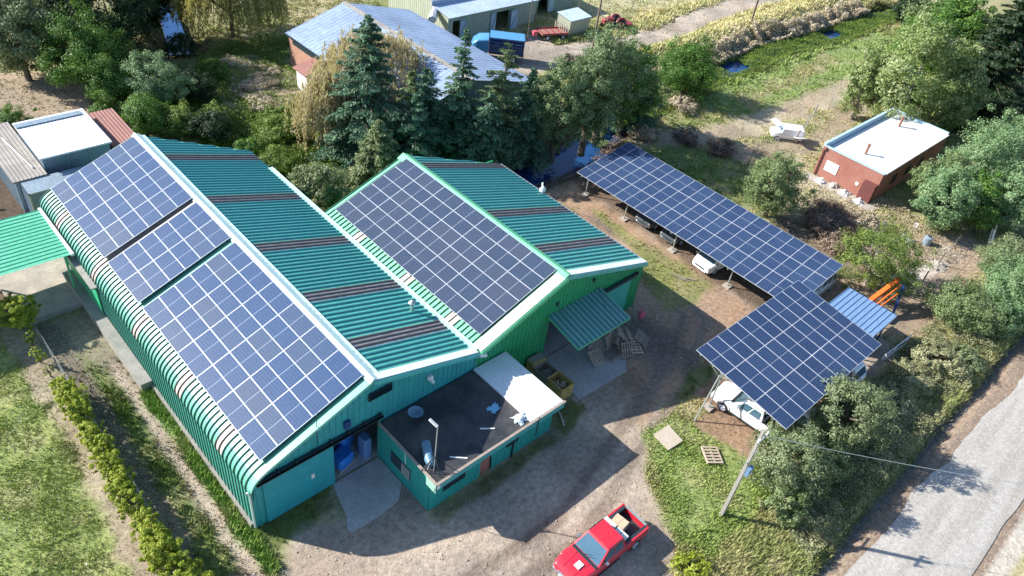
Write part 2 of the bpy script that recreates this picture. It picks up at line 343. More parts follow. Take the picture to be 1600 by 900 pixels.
# kind, geometry, colour, grass density, softness, warp
ZONES=[
 ('p',[(-40,-10),(2.6,-10),(2.6,120),(-40,120)],(.29,.33,.115),.9,.6,.8),
 ('p',[(2.2,15),(4.0,15),(4.1,43.5),(2.7,43.5),(2.9,30)],(.36,.30,.22),.25,.5,.9),
 ('p',[(4.2,14),(7.8,10),(7.8,41.5),(4.2,42)],(.24,.21,.16),.45,.3,.3),
 ('p',[(4.25,14),(5.35,14),(5.5,41),(4.25,42)],(.15,.13,.10),.2,.3,.4),  # hedge's deep shade put into the soil colour of this strip
 ('p',[(5.2,20),(6.2,20),(6.3,36),(5.5,38)],(.12,.16,.05),.8,.5,.7),
 ('p',[(6.45,15),(7.05,15),(6.85,36),(6.5,36)],(.44,.37,.30),.08,.35,.35),
 ('p',[(7.05,18),(7.85,18),(7.85,33.2),(7.1,33.2)],(.18,.27,.07),1.5,.25,.3),
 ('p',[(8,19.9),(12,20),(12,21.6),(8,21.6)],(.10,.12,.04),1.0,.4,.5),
 ('p',[(6.6,18),(9,20.3),(15,20),(15.2,17),(26,17),(27,22),(36,22),(37.2,37),(45,38),(50.5,36),(50.5,14),(48,5),(40,5.6),(33,7.2),(33,13.7),(28.6,13.4),(25.8,10.6),(24.2,8),(22.8,4.6),(18,3),(10,2),(4,8)],YARD,.03,.9,1.4),
 ('p',[(29,14.5),(37,13),(44,13),(45,20),(45,36),(42,36),(37.5,30),(36.9,22),(31,17)],REDD,.08,1.5,1.5),
 ('l',[(9,14.6),(14,13.0),(20,12.6),(26,14.2),(33,15.9),(39,18.6),(40.9,24),(41.2,31)],(.25,.20,.16),.02,.34,.3),
 ('l',[(9,13.0),(14,11.4),(20,10.9),(26.4,12.6),(33.6,14.4),(40,17.4),(42.3,24),(42.6,31)],(.25,.20,.16),.02,.34,.3),
 ('l',[(6.5,17),(12,9.5),(18,6),(23,4.5)],(.50,.42,.34),.02,.25,.3),('l',[(5,16.4),(10.5,8.5),(17,4.6)],(.34,.27,.21),.02,.2,.3),
 ('p',[(33,16),(37,17),(37,21),(33.5,20.5)],(.22,.17,.14),.02,1.0,1.2),('p',[(24.4,16.2),(27.2,17),(26,22),(24.2,21.5)],(.13,.13,.06),.9,.4,.5),('p',[(15.2,17.0),(24,17.0),(24,16.2),(15,16.0)],(.16,.15,.08),.8,.4,.5),  # first patch paints the shadow between awning slab and carport into the soil
 ('p',[(38.3,19.8),(41,19),(43.7,19.5),(44,25),(43.4,31),(42,27),(40,23.5)],(.22,.22,.09),.7,.9,1.2),
 ('p',[(37.5,26),(41,27),(42.5,33),(40,36),(37.6,35)],(.13,.13,.06),.6,.8,1.2),
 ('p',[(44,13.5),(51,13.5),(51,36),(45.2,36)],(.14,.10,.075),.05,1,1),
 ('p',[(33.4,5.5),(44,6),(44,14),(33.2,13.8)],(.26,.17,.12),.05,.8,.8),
 ('p',[(37.3,14.4),(36,13.7),(32.5,13.4),(32,14.4),(35,14.8)],(.07,.11,.03),1,.4,.5),
 ('p',[(28.3,13.3),(31.2,13.6),(31.5,12.6),(33.2,8.5),(33,6),(29,6.2),(24.6,5.4),(23.8,7.0),(25.8,10.6)],(.25,.30,.11),.9,.6,.9),
 ('p',[(31.2,12.3),(33.5,12.3),(33.6,7.6),(32.2,7.8),(31.6,10.2)],(.30,.20,.14),.1,.5,.7),
 ('p',[(24,6.4),(28,5.2),(33,6.2),(48,6.2),(53,5),(62,3.4),(120,3),(120,1.9),(20,1.9),(18,3)],(.30,.29,.16),1.3,.6,.7),
 ('p',[(50,8),(52,6),(58,7),(67,7.4),(70,10),(64,13.5),(57,16.5),(53,18),(50,14)],(.33,.25,.19),.15,1.2,1.5),
 ('p',[(56,10.3),(66,9.0),(66,10.6),(57,11.8)],(.42,.37,.33),0,.4,.4),
 ('p',[(52,14.5),(57,14.3),(61,18.3),(62,21),(58,22),(53,21)],(.20,.15,.12),.5,1,1),
 ('p',[(58,20.5),(65.5,17.5),(69,17),(67,24.5),(69,27),(60,27)],(.42,.36,.26),.6,1,1),
 ('p',[(51,24),(57,24),(63,29),(60,36),(53,36),(51,33)],(.15,.20,.07),.8,1,1.2),
 ('l',[(57,37.5),(62,35),(66,33.5),(75,33),(88,32.6),(100,32)],(.40,.34,.25),.15,1.7,1.4),
 ('l',[(63,30.5),(70,27.5),(76,27.5),(90,30),(110,31)],(.36,.29,.21),.3,1.2,1.0),
 ('p',[(70,35.5),(80,34.4),(98,34.2),(112,36),(112,42),(92,43),(76,42.5),(68,41)],(.22,.28,.11),.9,1.2,1.6),
 ('l',[(74,37),(84,37.2),(96,38.5)],(.30,.27,.15),.9,1,1.5),
 ('p',[(64,46.5),(84,47),(110,46),(130,42),(200,30),(400,0),(400,120),(200,120),(110,70),(84,60),(70,55)],(.54,.47,.32),1.0,2,2.5),
 ('p',[(72,63),(110,59),(180,70),(160,130),(80,90)],(.48,.44,.29),.7,2,3),
 ('l',[(58,55.7),(66,55.9),(73,54),(82,54),(92,55.6),(104,56.2),(118,56),(160,52)],(.42,.36,.30),.02,2.0,.8),
 ('p',[(50,53),(66,54),(66,62),(60,64.5),(50,64.5)],(.36,.31,.26),.02,.8,.8),
 ('p',[(53,47.5),(58,50.5),(62,52.5),(70,52.3),(74,50),(68,47),(58,45)],(.20,.22,.07),1.2,1,1.2),
 ('p',[(11,77.5),(15.5,76),(18.2,71),(16.6,66),(13,65),(9,67),(8,72)],(.36,.28,.21),.3,1,1.3),
 ('p',[(-2,60),(10,60),(10,66),(9,78),(-2,90)],(.26,.25,.10),1,1,1.5),
 ('p',[(30,71),(34.5,71.5),(35,68),(34.3,62),(32,58),(29,59),(28.6,65)],(.46,.39,.29),1.0,1.3,1.5),
 ('p',[(33,72),(40,73.5),(43,70),(36,68),(35.5,62),(33.5,61)],(.13,.20,.05),1.2,1,1.2),
 ('p',[(20,49),(28,57),(27,66),(29.5,74),(38,76),(44,73),(36.5,71),(36,62),(33,50)],(.14,.19,.055),1,1,1.2),
 ('p',[(22,46),(30,46),(31,56),(28,60),(21.8,60)],(.14,.19,.045),1.2,1,1.2),
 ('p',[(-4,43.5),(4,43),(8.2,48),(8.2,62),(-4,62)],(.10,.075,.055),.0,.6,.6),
]
def zone(x,y):
    n=len(x); c=np.empty((n,3)); g=np.full(n,1.0)
    t=fbm(x,y,5,3)
    c[:]=np.array([.24,.24,.12]); m=sstep(.42,.62,t)[:,None]; c=c*(1-m)+np.array([.38,.33,.20])*m
    wx=(fbm(x,y,2.2,21,4)-.5); 
    for z in ZONES:
        P=np.array(z[1]); 
        mg=4
        sel=(x>P[:,0].min()-mg)&(x<P[:,0].max()+mg)&(y>P[:,1].min()-mg)&(y<P[:,1].max()+mg)
        if not sel.any(): continue
        xs,ys=x[sel],y[sel]
        if z[0]=='p': d=sdpoly(xs,ys,z[1])
        else: d=z[4]-sdline(xs,ys,z[1])
        d=d+wx[sel]*2*z[5]
        soft=z[4]*.5 if z[0]=='p' else (.6 if z[4]>.5 else .18)
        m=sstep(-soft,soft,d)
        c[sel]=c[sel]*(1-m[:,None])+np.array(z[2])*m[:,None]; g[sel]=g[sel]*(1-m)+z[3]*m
    # patchiness: bare soil and greener spots
    p=fbm(x,y,1.6,55,4); veg=np.clip(g,0,1)
    dry=sstep(.52,.68,p)*veg; c=c*(1-.38*dry[:,None])+np.array([.38,.33,.21])*.38*dry[:,None]
    gr=sstep(.58,.44,p+.0)*veg*.32; c=c*(1-gr[:,None])+np.array([.15,.22,.055])*gr[:,None]
    bare=(1-veg); q=fbm(x,y,3.0,77,4)
    c=c*(1+ (bare*(q-.5)*.9)[:,None]); 
    q2=sstep(.55,.7,fbm(x,y,6,91,3))*bare; c=c*(1-.35*q2[:,None])+np.array([.24,.17,.12])*.35*q2[:,None]
    # stream banks
    ds=np.minimum(sdline(x,y,STREAM),sdline(x,y,STREAM2)); m=sstep(4.2,2.2,ds+wx*2)
    c=c*(1-m[:,None])+np.array([.10,.10,.045])*m[:,None]; g=np.maximum(g*(1-m),m*1.3*(ds>1.6))
    # road ditch with stones
    m=.75*sstep(.45,.15,np.abs(y-1.75-.12*np.sin(x*.6)))*(x>5); c=c*(1-m[:,None])+np.array([.12,.12,.12])*m[:,None]; g=g*(1-m*.7)
    m=sstep(1.75,1.5,y)*sstep(-4.2,-3.9,y); c=c*(1-m[:,None])+np.array([.27,.205,.155])*m[:,None]; g=g*(1-m)
    m=sstep(-3.95,-4.1,y)*sstep(-5.1,-4.8,y); c=c*(1-m[:,None])+np.array([.48,.44,.38])*m[:,None]; g=g*(1-m)
    m=sstep(-4.9,-5.2,y)*sstep(-30,-20,y); c=c*(1-m[:,None])+np.array([.42,.37,.22])*m[:,None]; g=g*(1-m)+1.2*m
    return np.clip(c,.01,.8),g
def elev(x,y):
    z=(fbm(x,y,3,5)-.5)*.22*sstep(0,1,zone_rough(x,y))
    ds=np.minimum(sdline(x,y,STREAM),sdline(x,y,STREAM2)); z=z-1.7*sstep(3.4,1.1,ds)
    z=z-.32*sstep(.75,.15,np.abs(y-1.75))
    z=z+ .9*sstep(47.5,50,y)*sstep(52.5,50.5,y)*sstep(66,74,x)*(x<125)
    m=sstep(1.5,1.0,y)*sstep(-5.6,-4.9,y); z=z*(1-m)-.03*m
    return z
def zone_rough(x,y):
    flat=((x>3)&(x<52)&(y>-6)&(y<62)).astype(float)*.85
    return 1-flat
def build_ground():
    def axis(a,b,st,lo,hi):
        mid=np.arange(a,b,st); l=[a];s=st
        while l[-1]>lo: s*=1.25; l.append(l[-1]-s)
        r=[b];s=st
        while r[-1]<hi: s*=1.25; r.append(r[-1]+s)
        return np.concatenate([np.array(l[::-1][:-1]),mid,np.array(r)])
    xs=axis(-6,112,.3,-700,900); ys=axis(-9,92,.3,-700,900)
    X,Y=np.meshgrid(xs,ys); x=X.ravel(); y=Y.ravel()
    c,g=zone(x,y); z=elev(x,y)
    nx=len(xs); ny=len(ys)
    idx=np.arange(nx*ny).reshape(ny,nx)
    Q=np.stack([idx[:-1,:-1].ravel(),idx[:-1,1:].ravel(),idx[1:,1:].ravel(),idx[1:,:-1].ravel()],1)
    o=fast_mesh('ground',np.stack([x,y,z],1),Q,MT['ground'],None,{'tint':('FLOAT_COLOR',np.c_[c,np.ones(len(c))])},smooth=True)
    tag(o,kind='structure')
build_ground()

def sheet(name,x0,x1,y0,y1,z,m,kind='structure',nseg=1):
    mb=M(); mb.face([(x0,y0,z),(x1,y0,z),(x1,y1,z),(x0,y1,z)]); o=mb.build(name,m); tag(o,kind=kind); return o

def gravel_road():
    m,nt,b=newmat('pale_gravel'); p=geo_pos(nt)
    base=ramp(nt,noise(nt,14,6,.85,p),[(.3,(.255,.24,.22)),(.5,(.385,.368,.34)),(.72,(.54,.52,.485))])
    mp=nd(nt,'ShaderNodeMapping'); mp.inputs['Scale'].default_value=(.10,1.3,1); nt.links.new(p,mp.inputs[0])
    base=mixc(nt,1,base,ramp(nt,noise(nt,1,4,.6,mp.outputs[0],.4),[(.35,(.86,.84,.81)),(.62,(1.07,1.06,1.05))]),'MULTIPLY')
    vo=nd(nt,'ShaderNodeTexVoronoi'); vo.inputs['Scale'].default_value=9; nt.links.new(p,vo.inputs[0])
    base=mixc(nt,1,base,ramp(nt,vo.outputs['Color'],[(0,(.8,)*3),(1,(1.18,)*3)]),'MULTIPLY')
    nt.links.new(base,b.inputs['Base Color']); b.inputs['Roughness'].default_value=.95
    bp=nd(nt,'ShaderNodeBump'); bp.inputs['Strength'].default_value=.5; bp.inputs['Distance'].default_value=.04
    nt.links.new(noise(nt,22,5,.8,p),bp.inputs['Height']); nt.links.new(bp.outputs[0],b.inputs['Normal'])
    xs=np.arange(-120,320,.4); rng=np.random.RandomState(1)
    V=[];F=[]
    ye=[1.05-.035*(x-30)*(30<x<62)-.035*32*(x>=62)+.25*(vnoise(np.array([x]),np.array([0.]),2.,8)[0]-.5)*2+.1*(vnoise(np.array([x]),np.array([0.]),.5,9)[0]-.5) for x in xs]
    yb=[-3.55+.2*(vnoise(np.array([x]),np.array([7.]),2.,8)[0]-.5) for x in xs]
    for i,x in enumerate(xs):
        for k in range(5):
            t=k/4; V.append((x,ye[i]*(1-t)+yb[i]*t,.012+.05*math.sin(t*math.pi)))
    Q=[]
    for i in range(len(xs)-1):
        for k in range(4): a=i*5+k; Q.append((a,a+1,a+6,a+5))
    o=fast_mesh('gravel_road',np.array(V),np.array(Q),m,smooth=True); tag(o,kind='structure')
    # loose windrow of paler stones along the far edge
    V=[(x,yb[i]-.35-.08*k+.3*k,.016+(.05 if k==1 else 0)) for i,x in enumerate(xs) for k in range(1)]
gravel_road()
# water
def water():
    m,nt,b=newmat('stream_water'); b.inputs['Base Color'].default_value=(.010,.055,.17,1); b.inputs['Roughness'].default_value=.06  # blue base colour stands in for the reflected sky
    b.inputs['Specular IOR Level'].default_value=.4
    bp=nd(nt,'ShaderNodeBump'); bp.inputs['Strength'].default_value=.12; bp.inputs['Distance'].default_value=.05
    nt.links.new(noise(nt,5,3,.5,geo_pos(nt)),bp.inputs['Height']); nt.links.new(bp.outputs[0],b.inputs['Normal'])
    mb=M()
    for L,hw in ((STREAM,2.6),(STREAM2,1.0)):
        for k in range(len(L)-1):
            a=Vector((*L[k],-.85)); c=Vector((*L[k+1],-.85))
            d=(c-a).normalized(); n=Vector((-d.y,d.x,0))*hw
            if k==0: pn=n
            if k<len(L)-2:
                d2=(Vector((*L[k+2],-.85))-c).normalized(); n2=(n.normalized()+Vector((-d2.y,d2.x,0))).normalized()*hw
            else: n2=n
            mb.face([a-pn,c-n2,c+n2,a+pn]); pn=n2
    tag(mb.build('water',m),kind='structure')
water()

# ------------------------------------------------------------------ foliage
def leaf_quads(rng,P,N,size,asp=.55):
    """rhombic leaves at points P facing N"""
    n=len(P); N=N/np.maximum(np.linalg.norm(N,axis=1,keepdims=True),1e-6)
    t=rng.normal(size=(n,3)); t-= (t*N).sum(1,keepdims=True)*N; t/=np.maximum(np.linalg.norm(t,axis=1,keepdims=True),1e-6)
    b=np.cross(N,t); s=size*(.6+.8*rng.rand(n,1))
    V=np.stack([P-t*s*.5,P+b*s*asp*.5+N*s*.08,P+t*s*.5,P-b*s*asp*.5+N*s*.08],1).reshape(-1,3)
    Q=np.arange(4*n).reshape(n,4); return V,Q
def join(parts):
    V=[];Q=[];A=[];o=0
    for v,q,a in parts: V.append(v);Q.append(q+o);A.append(a);o+=len(v)
    return np.concatenate(V),np.concatenate(Q),np.concatenate(A)
def crown_pts(rng,w,h,z0,nclump,nleaf,clr,squash=1.0,fill=.45,shape='ball'):
    """clump centres through an uneven ellipsoid, leaves through each clump"""
    u=rng.normal(size=(nclump,3)); u/=np.linalg.norm(u,axis=1,keepdims=True)
    r=fill+(1-fill)*rng.rand(nclump,1)**.45
    lump=1+.28*np.sin(u[:,:1]*3.1+rng.rand()*6)*np.cos(u[:,1:2]*2.7+rng.rand()*6)+.14*rng.normal(size=(nclump,1))
    c=u*r*lump
    cz=c[:,2]
    if shape=='dome': c[:,2]=np.where(cz<0,cz*.55,cz)
    c=c*np.array([w/2,w/2,h/2])+np.array([0,0,z0+h/2])
    c[:,2]=np.maximum(c[:,2],z0+.1)
    rad=clr*w*(.6+.8*rng.rand(nclump,1))
    d=rng.normal(size=(nclump,nleaf,3)); d/=np.linalg.norm(d,axis=2,keepdims=True)
    rr=rng.rand(nclump,nleaf,1)**.5
    P=c[:,None,:]+d*rr*rad[:,None,:]*np.array([1,1,.8])
    N=d*.7+(u*.6)[:,None,:]+rng.normal(size=d.shape)*.55+np.array([0,0,.35])
    cv=rng.rand(nclump,1)*.5
    v=np.clip(cv+rng.rand(nclump,nleaf)*.5,0,1)
    P=P.reshape(-1,3); N=N.reshape(-1,3); v=v.ravel()
    k=P[:,2]>.02
    return P[k],N[k],v[k],c
def trunk_mesh(rng,h,r,limbs,mb=None,lean=(0,0)):
    mb=mb or M()
    mb.tube([(0,0,-.1),(lean[0]*.4+rng.uniform(-.05,.05),lean[1]*.4,h*.5),(lean[0],lean[1],h)],[r,r*.75,r*.45],8)
    for p in limbs:
        a=Vector((lean[0]*.6,lean[1]*.6,h*rng.uniform(.35,.95))); b=Vector(p)
        mid=a.lerp(b,.5)+Vector((0,0,-.06*(b-a).length))
        mb.tube([a,mid,b],[r*.45,r*.28,r*.10],6,cap=False)
    return mb
def bush(name,label,cat,x,y,w,h,leafk,seed,group=None,cb=0,leaf=.14,dens=1.0,clr=.13,trunkm='bark',fill=.45,stem='stem',crown='crown',bare=False):
    rng=np.random.RandomState(seed)
    t=thing(name,label,cat,(x,y,0),0,group)
    area=w*w*3.14*.5+w*h*1.6
    ncl=int(min(240,max(16,area*3.0*dens))); nl=int(max(18,min(110,90*dens*(clr*w)**2/(leaf*leaf)*.075+22)))
    P,N,v,c=crown_pts(rng,w*.86,(h-cb)*.92,cb,ncl,nl,clr,fill=fill,shape='dome' if cb<.3 else 'ball')
    V,Q=leaf_quads(rng,P,N,leaf); A=np.repeat(v,4)
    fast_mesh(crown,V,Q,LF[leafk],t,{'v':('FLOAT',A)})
    sel=c[rng.choice(len(c),min(len(c),16 if bare else 8),replace=False)]
    trunk_mesh(rnd,(cb if cb>.4 else h*.25)+.25*(h-cb),max(.05,.028*h+.02*w*.5),[tuple(p) for p in sel]).build('trunk' if cb>.4 else stem,MT[trunkm],t,smooth=40)
    return t
def conifer(name,label,x,y,w,h,leafk,seed,group=None,cb=.6,dens=1.0,sparse=False,leaf=.30,cat='conifer'):
    rng=np.random.RandomState(seed); t=thing(name,label,cat,(x,y,0),0,group)
    mb=M(); mb.tube([(0,0,-.1),(.05,0,h*.5),(0,0,h*.98)],[.02*h+.05,.012*h+.03,.015],8)
    P=[];N=[];v=[];T=[]
    z=cb
    while z<h-.1:
        f=1-(z-cb)/(h-cb); L0=w/2*(f**.85)*(1.05 if not sparse else 1.0)+.12
        nb=int(5+5*f) if not sparse else int(4+3*f)
        for k in range(nb):
            a=rng.rand()*6.283; L=L0*(.62+.5*rng.rand()); 
            if rng.rand()<.12: L*=.5
            dr=np.array([math.cos(a),math.sin(a),0]); side=np.array([-dr[1],dr[0],0])
            up=.30 if f<.25 else (.05-.22*f)
            if L>.7: 
                e=dr*L; mb.tube([(0,0,z),(e[0]*.5,e[1]*.5,z+up*L*.5+.04*L),(e[0],e[1],z+up*L-.02)],[.035,.022,.008],4,cap=False)
            n=int((16+34*L)*dens); s=rng.rand(n)**.7
            lat=(rng.rand(n)-.5)*(.55*L*(1-s*.65)+.18)
            p=dr*(s*L)[:,None]+side*lat[:,None]; p[:,2]=z+up*L*s-.10*np.abs(lat)-(.05+.12*rng.rand(n))*(.4+.5*s)+.08*np.sin(s*3)
            P.append(p); q=dr*.5+rng.normal(size=(n,3))*.5+np.array([0,0,.8]); N.append(q)
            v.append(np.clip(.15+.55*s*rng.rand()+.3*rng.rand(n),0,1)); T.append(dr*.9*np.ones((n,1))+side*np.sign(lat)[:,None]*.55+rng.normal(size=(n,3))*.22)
        z+= (.34 if not sparse else .5)*(.7+.5*rng.rand())*max(.55,min(1.2,h/9))
    P=np.concatenate(P);N=np.concatenate(N);v=np.concatenate(v);T=np.concatenate(T)
    N/=np.linalg.norm(N,axis=1,keepdims=True); T-=(T*N).sum(1,keepdims=True)*N; T/=np.linalg.norm(T,axis=1,keepdims=True); B=np.cross(N,T)
    s=leaf*(.6+.8*rng.rand(len(P),1))
    V=np.stack([P-T*s*.5,P+B*s*.17,P+T*s*.5,P-B*s*.17],1).reshape(-1,3); Q=np.arange(len(V)).reshape(-1,4)
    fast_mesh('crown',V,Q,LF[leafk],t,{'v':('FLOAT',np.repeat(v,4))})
    mb.build('trunk',MT['bark'],t,smooth=40)
    return t
def weeping(name,label,x,y,w,h,leafk,seed,group=None,strands=520,drop=.8):
    rng=np.random.RandomState(seed); t=thing(name,label,'willow tree',(x,y,0),0,group)
    P=[];T=[];v=[]; tops=[]
    for k in range(strands):
        a=rng.rand()*6.283; r=math.sqrt(rng.rand()); 
        top=np.array([math.cos(a)*r*w/2*.9,math.sin(a)*r*w/2*.9,h*(1-.42*r*r)+rng.normal()*.25])
        top[2]+=.5*math.sin(3*a+seed)*r
        if k%30==0: tops.append(tuple(top))
        top[:2]+=rng.normal(size=2)*.35
        L=top[2]*drop*(.35+.65*rng.rand())*(.45+.55*r); n=int(L*13)+6
        s=np.sort(rng.rand(n)); out=np.array([math.cos(a),math.sin(a),0])*.12*L
        p=top+out*np.sin(s*1.6)[:,None]+np.array([0,0,-1])*(s*L)[:,None]+rng.normal(size=(n,3))*.10
        P.append(p); T.append(np.tile([0,0,-1.],(n,1))+rng.normal(size=(n,3))*.35); v.append(np.clip(rng.rand()*.55+.45*rng.rand(n),0,1))
    P=np.concatenate(P);T=np.concatenate(T);v=np.concatenate(v); k=P[:,2]>.03; P=P[k];T=T[k];v=v[k]
    T/=np.linalg.norm(T,axis=1,keepdims=True); N=rng.normal(size=T.shape); B=np.cross(N,T); B/=np.linalg.norm(B,axis=1,keepdims=True)
    s=.34*(.6+.8*rng.rand(len(P),1))
    V=np.stack([P-T*s*.5,P+B*s*.14,P+T*s*.5,P-B*s*.14],1).reshape(-1,3); Q=np.arange(len(V)).reshape(-1,4)
    fast_mesh('crown',V,Q,LF[leafk],t,{'v':('FLOAT',np.repeat(v,4))})
    trunk_mesh(rnd,h*.6,.25,tops).build('trunk',MT['bark'],t,smooth=40)
    return t

# ------------------------------------------------------------------ sheet-metal helpers
def ribbed(mb,path,y0,y1,pitch=.37,rw=.09,rh=.045,mi=0,clip=None,soft=.03):
    """ribbed sheet: profile 'path' [(x,z)] swept along y, ribs run along the path"""
    nrm=[]
    for i in range(len(path)):
        a=path[max(i-1,0)]; b=path[min(i+1,len(path)-1)]; dx,dz=b[0]-a[0],b[1]-a[1]; l=math.hypot(dx,dz); nrm.append((-dz/l,dx/l))
    n=int(round((y1-y0)/pitch)); p=(y1-y0)/n
    for k in range(n):
        y=y0+k*p; pr=[(y,0),(y+p-rw,0),(y+p-rw+soft,rh),(y+p-soft,rh),(y+p,0)]
        pts=[]
        for (x,z),(nx,nz) in zip(path,nrm): pts.append([(x+nx*h,yy,z+nz*h) for yy,h in pr])
        if clip: 
            sl=(path[-1][1]-path[0][1])/(path[-1][0]-path[0][0])
            pts=[[(q[0],q[1],q[2]) if q[0]<=clip(q[1]) else (clip(q[1]),q[1],q[2]+(clip(q[1])-q[0])*sl) for q in row] for row in pts]
        base=len(mb.v)
        for row in pts: mb.v+=row
        for i in range(len(path)-1):
            for j in range(4):
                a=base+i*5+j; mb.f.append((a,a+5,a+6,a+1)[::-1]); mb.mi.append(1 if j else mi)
def ribwall(mb,axis,c,s0,s1,zb,zt,out=-1,pitch=.33,rw=.07,rh=.04):
    """vertical ribbed cladding on plane axis=c ('x' or 'y'), running s0..s1; zb, zt numbers or functions"""
    zb_=zb if callable(zb) else (lambda s:zb); zt_=zt if callable(zt) else (lambda s:zt)
    n=max(1,int(round((s1-s0)/pitch))); p=(s1-s0)/n
    for k in range(n):
        s=s0+k*p; pr=[(s,0),(s+p-rw,0),(s+p-rw+.02,rh),(s+p-.02,rh),(s+p,0)]
        for (a,ha),(b,hb) in zip(pr[:-1],pr[1:]):
            e=1e-4; za,zb2=zb_(a+e),zb_(b-e)
            q=[(a,c+out*ha,za),(b,c+out*hb,zb2),(b,c+out*hb,zt_(b-e)),(a,c+out*ha,zt_(a+e))]
            if q[3][2]-q[0][2]<.01: continue
            if axis=='x': q=[(v,u,z) for u,v,z in q]
            mb.face(q)

# ------------------------------------------------------------------ the double warehouse
YF=21.57
XW,XR,XV,XS,XE=7.86,14.70,21.72,28.42,36.80
ZR,ZV,ZS,ZE=6.38,4.22,6.70,4.02
def curve_path():
    P=[(XW,.38),(XW,2.95)]
    a=(XW,2.95);b=(XW+.02,3.72);c=(9.05,4.13)
    for k in range(1,8):
        t=k/7; P.append(((1-t)**2*a[0]+2*t*(1-t)*b[0]+t*t*c[0],(1-t)**2*a[1]+2*t*(1-t)*b[1]+t*t*c[1]))
    P.append((XR,ZR)); return P
CP=curve_path()
def ztop(x):
    if x<=9.05: return np.interp(x,[p[0]+.001*i for i,p in enumerate(CP)],[p[1] for p in CP])
    return np.interp(x,[9.05,XR,XV,XS,XE],[4.13,ZR,ZV,ZS,ZE])
AY1=49.7
wa=thing('green_warehouse','long teal ribbed metal warehouse with curved left eave and an open sliding door','warehouse',(7.86,21.57,0))
skA=[24.3,28.8,34.2,40.2,46.2]; sw=.5
def spans(y0,y1,cs,hw):
    out=[];y=y0
    for c in sorted(cs):
        if c-hw>y0 and c+hw<y1: out.append((y,c-hw)); y=c+hw
    out.append((y,y1)); return out
mb=M()
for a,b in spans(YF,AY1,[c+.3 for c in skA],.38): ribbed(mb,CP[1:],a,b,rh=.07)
mb.build('roof',[MT['roofW'],MT['ribshadeW']],wa,True)
for c in skA:
    mb=M(); ribbed(mb,CP[1:],c-.08,c+.68,rh=.06); mb.build('skylight_sheet',[MT['skyw'],MT['ribshadeS']],wa,True)
mb=M(); ribbed(mb,CP[:2],YF,33.2); ribbed(mb,[(XW,.62),(XW,2.95)],33.2,40.0); ribbed(mb,[(XW,2.75),(XW,2.95)],40.0,45.5); ribbed(mb,[(XW,.4),(XW,2.95)],45.5,AY1)
mb.build('wall',[MT['wallW'],MT['ribshadeW']],wa,True)
E1=[(XR,ZR),(XV,ZV)]
clipA=lambda y: XR+ (XV-XR)*min(1,max(0,(AY1-y)/2.4))
mb=M()
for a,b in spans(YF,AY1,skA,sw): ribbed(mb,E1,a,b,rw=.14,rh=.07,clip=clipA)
mb.build('roof',[MT['roofE'],MT['ribshadeE']],wa,True)
for c in skA:
    mb=M(); ribbed(mb,E1,c-sw,c+sw,rw=.15,rh=.06,pitch=.3,clip=clipA); mb.build('skylight_sheet',[MT['sky'],MT['ribshadeS']],wa,True)
# front wall with opening
def front(mb,x0,x1,openx0,openx1,oz):
    zb=lambda s: oz if openx0<s<openx1 else .02
    for a,b in ((x0,openx0),(openx0,openx1),(openx1,x1)):
        ribwall(mb,'y',YF,a,b,zb,lambda s:ztop(s)-.06)
mb=M(); front(mb,XW,XV,12.3,15.08,3.38); mb.build('wall',MT['wallA'],wa,True)
mb=M(); mb.box(XW+.1,AY1-2.3,0,XV-.1,AY1-2.2,2.9); mb.build('wall',MT['wallA'],wa,True)
mb=M(); mb.box(XV-.05,YF+.1,0,XV,47,4.1); mb.build('wall',MT['wallA'],wa,True)
mb=M()   # corner post, jambs, valley post
mb.box(XW-.03,YF-.09,0,XW+.1,YF+.05,3.0); mb.box(15.08,YF-.10,0,15.2,YF+.02,3.45); mb.box(XV-.05,YF-.09,0,XV+.05,YF-.0,4.1)
mb.build('corner_post',MT['wallW'],wa,True)
mb=M(); mb.box(8.5,YF-.13,.1,12.33,YF-.075,3.45)
d=mb.build('sliding_door',MT['doorA'],wa,True)
mb=M()
for x in (8.5,9.8,11.1,12.27): mb.box(x,YF-.15,.1,x+.06,YF-.13,3.45)
for (x0,z0,x1,z1) in ((9.9,.25,9.94,2.2),(10.75,.25,10.79,2.2),(9.9,2.17,10.79,2.2)): mb.box(x0,YF-.146,z0,x1,YF-.13,z1)
mb.build('wicket_door_frame',mat('door_seam',(.02,.22,.25),.6),d,True).location=(0,0,0)
mb=M(); mb.box(8.15,YF-.30,3.48,15.25,YF-.05,3.56); mb.box(8.15,YF-.30,3.40,15.25,YF-.26,3.56)
for k in range(8): mb.box(8.3+k*.97,YF-.27,3.56,8.36+k*.97,YF-.05,3.70)
mb.build('door_track',MT['dark'],wa,True)
mb=M(); mb.box(14.47,YF-.12,4.95,15.88,YF-.05,5.45)
lv=mb.build('louvre_vent',MT['dark'],wa,True)
mb=M()
for k in range(6): mb.face([(14.5,YF-.125,5.0+k*.075),(15.85,YF-.125,5.0+k*.075),(15.85,YF-.17,5.035+k*.075),(14.5,YF-.17,5.035+k*.075)])
mb.build('slat',mat('louvre_slat',(.06,.16,.24),.4,.3),wa,True)
mb=M(); mb.box(13.0,YF-.2,3.95,13.35,YF-.05,4.4); mb.build('control_box',MT['bluedark'],wa,True)
mb=M(); mb.box(18.2,YF-.22,4.2,18.5,YF-.05,4.45); mb.bar((18.35,YF-.2,4.3),(18.35,YF-.45,4.15),.14); mb.build('wall_lamp',MT['white'],wa,True)
mb=M(); mb.tube([(11.5,YF-.1,3.6),(11.5,YF-.1,5.2),(11.5,YF-.3,6.4)],.018,6); mb.build('aerial_mast',MT['dark'],wa,True)
mb=M(); mb.box(11.0,YF-.155,1.55,11.18,YF-.14,1.9); mb.build('notice_sign',MT['white'],wa,True)
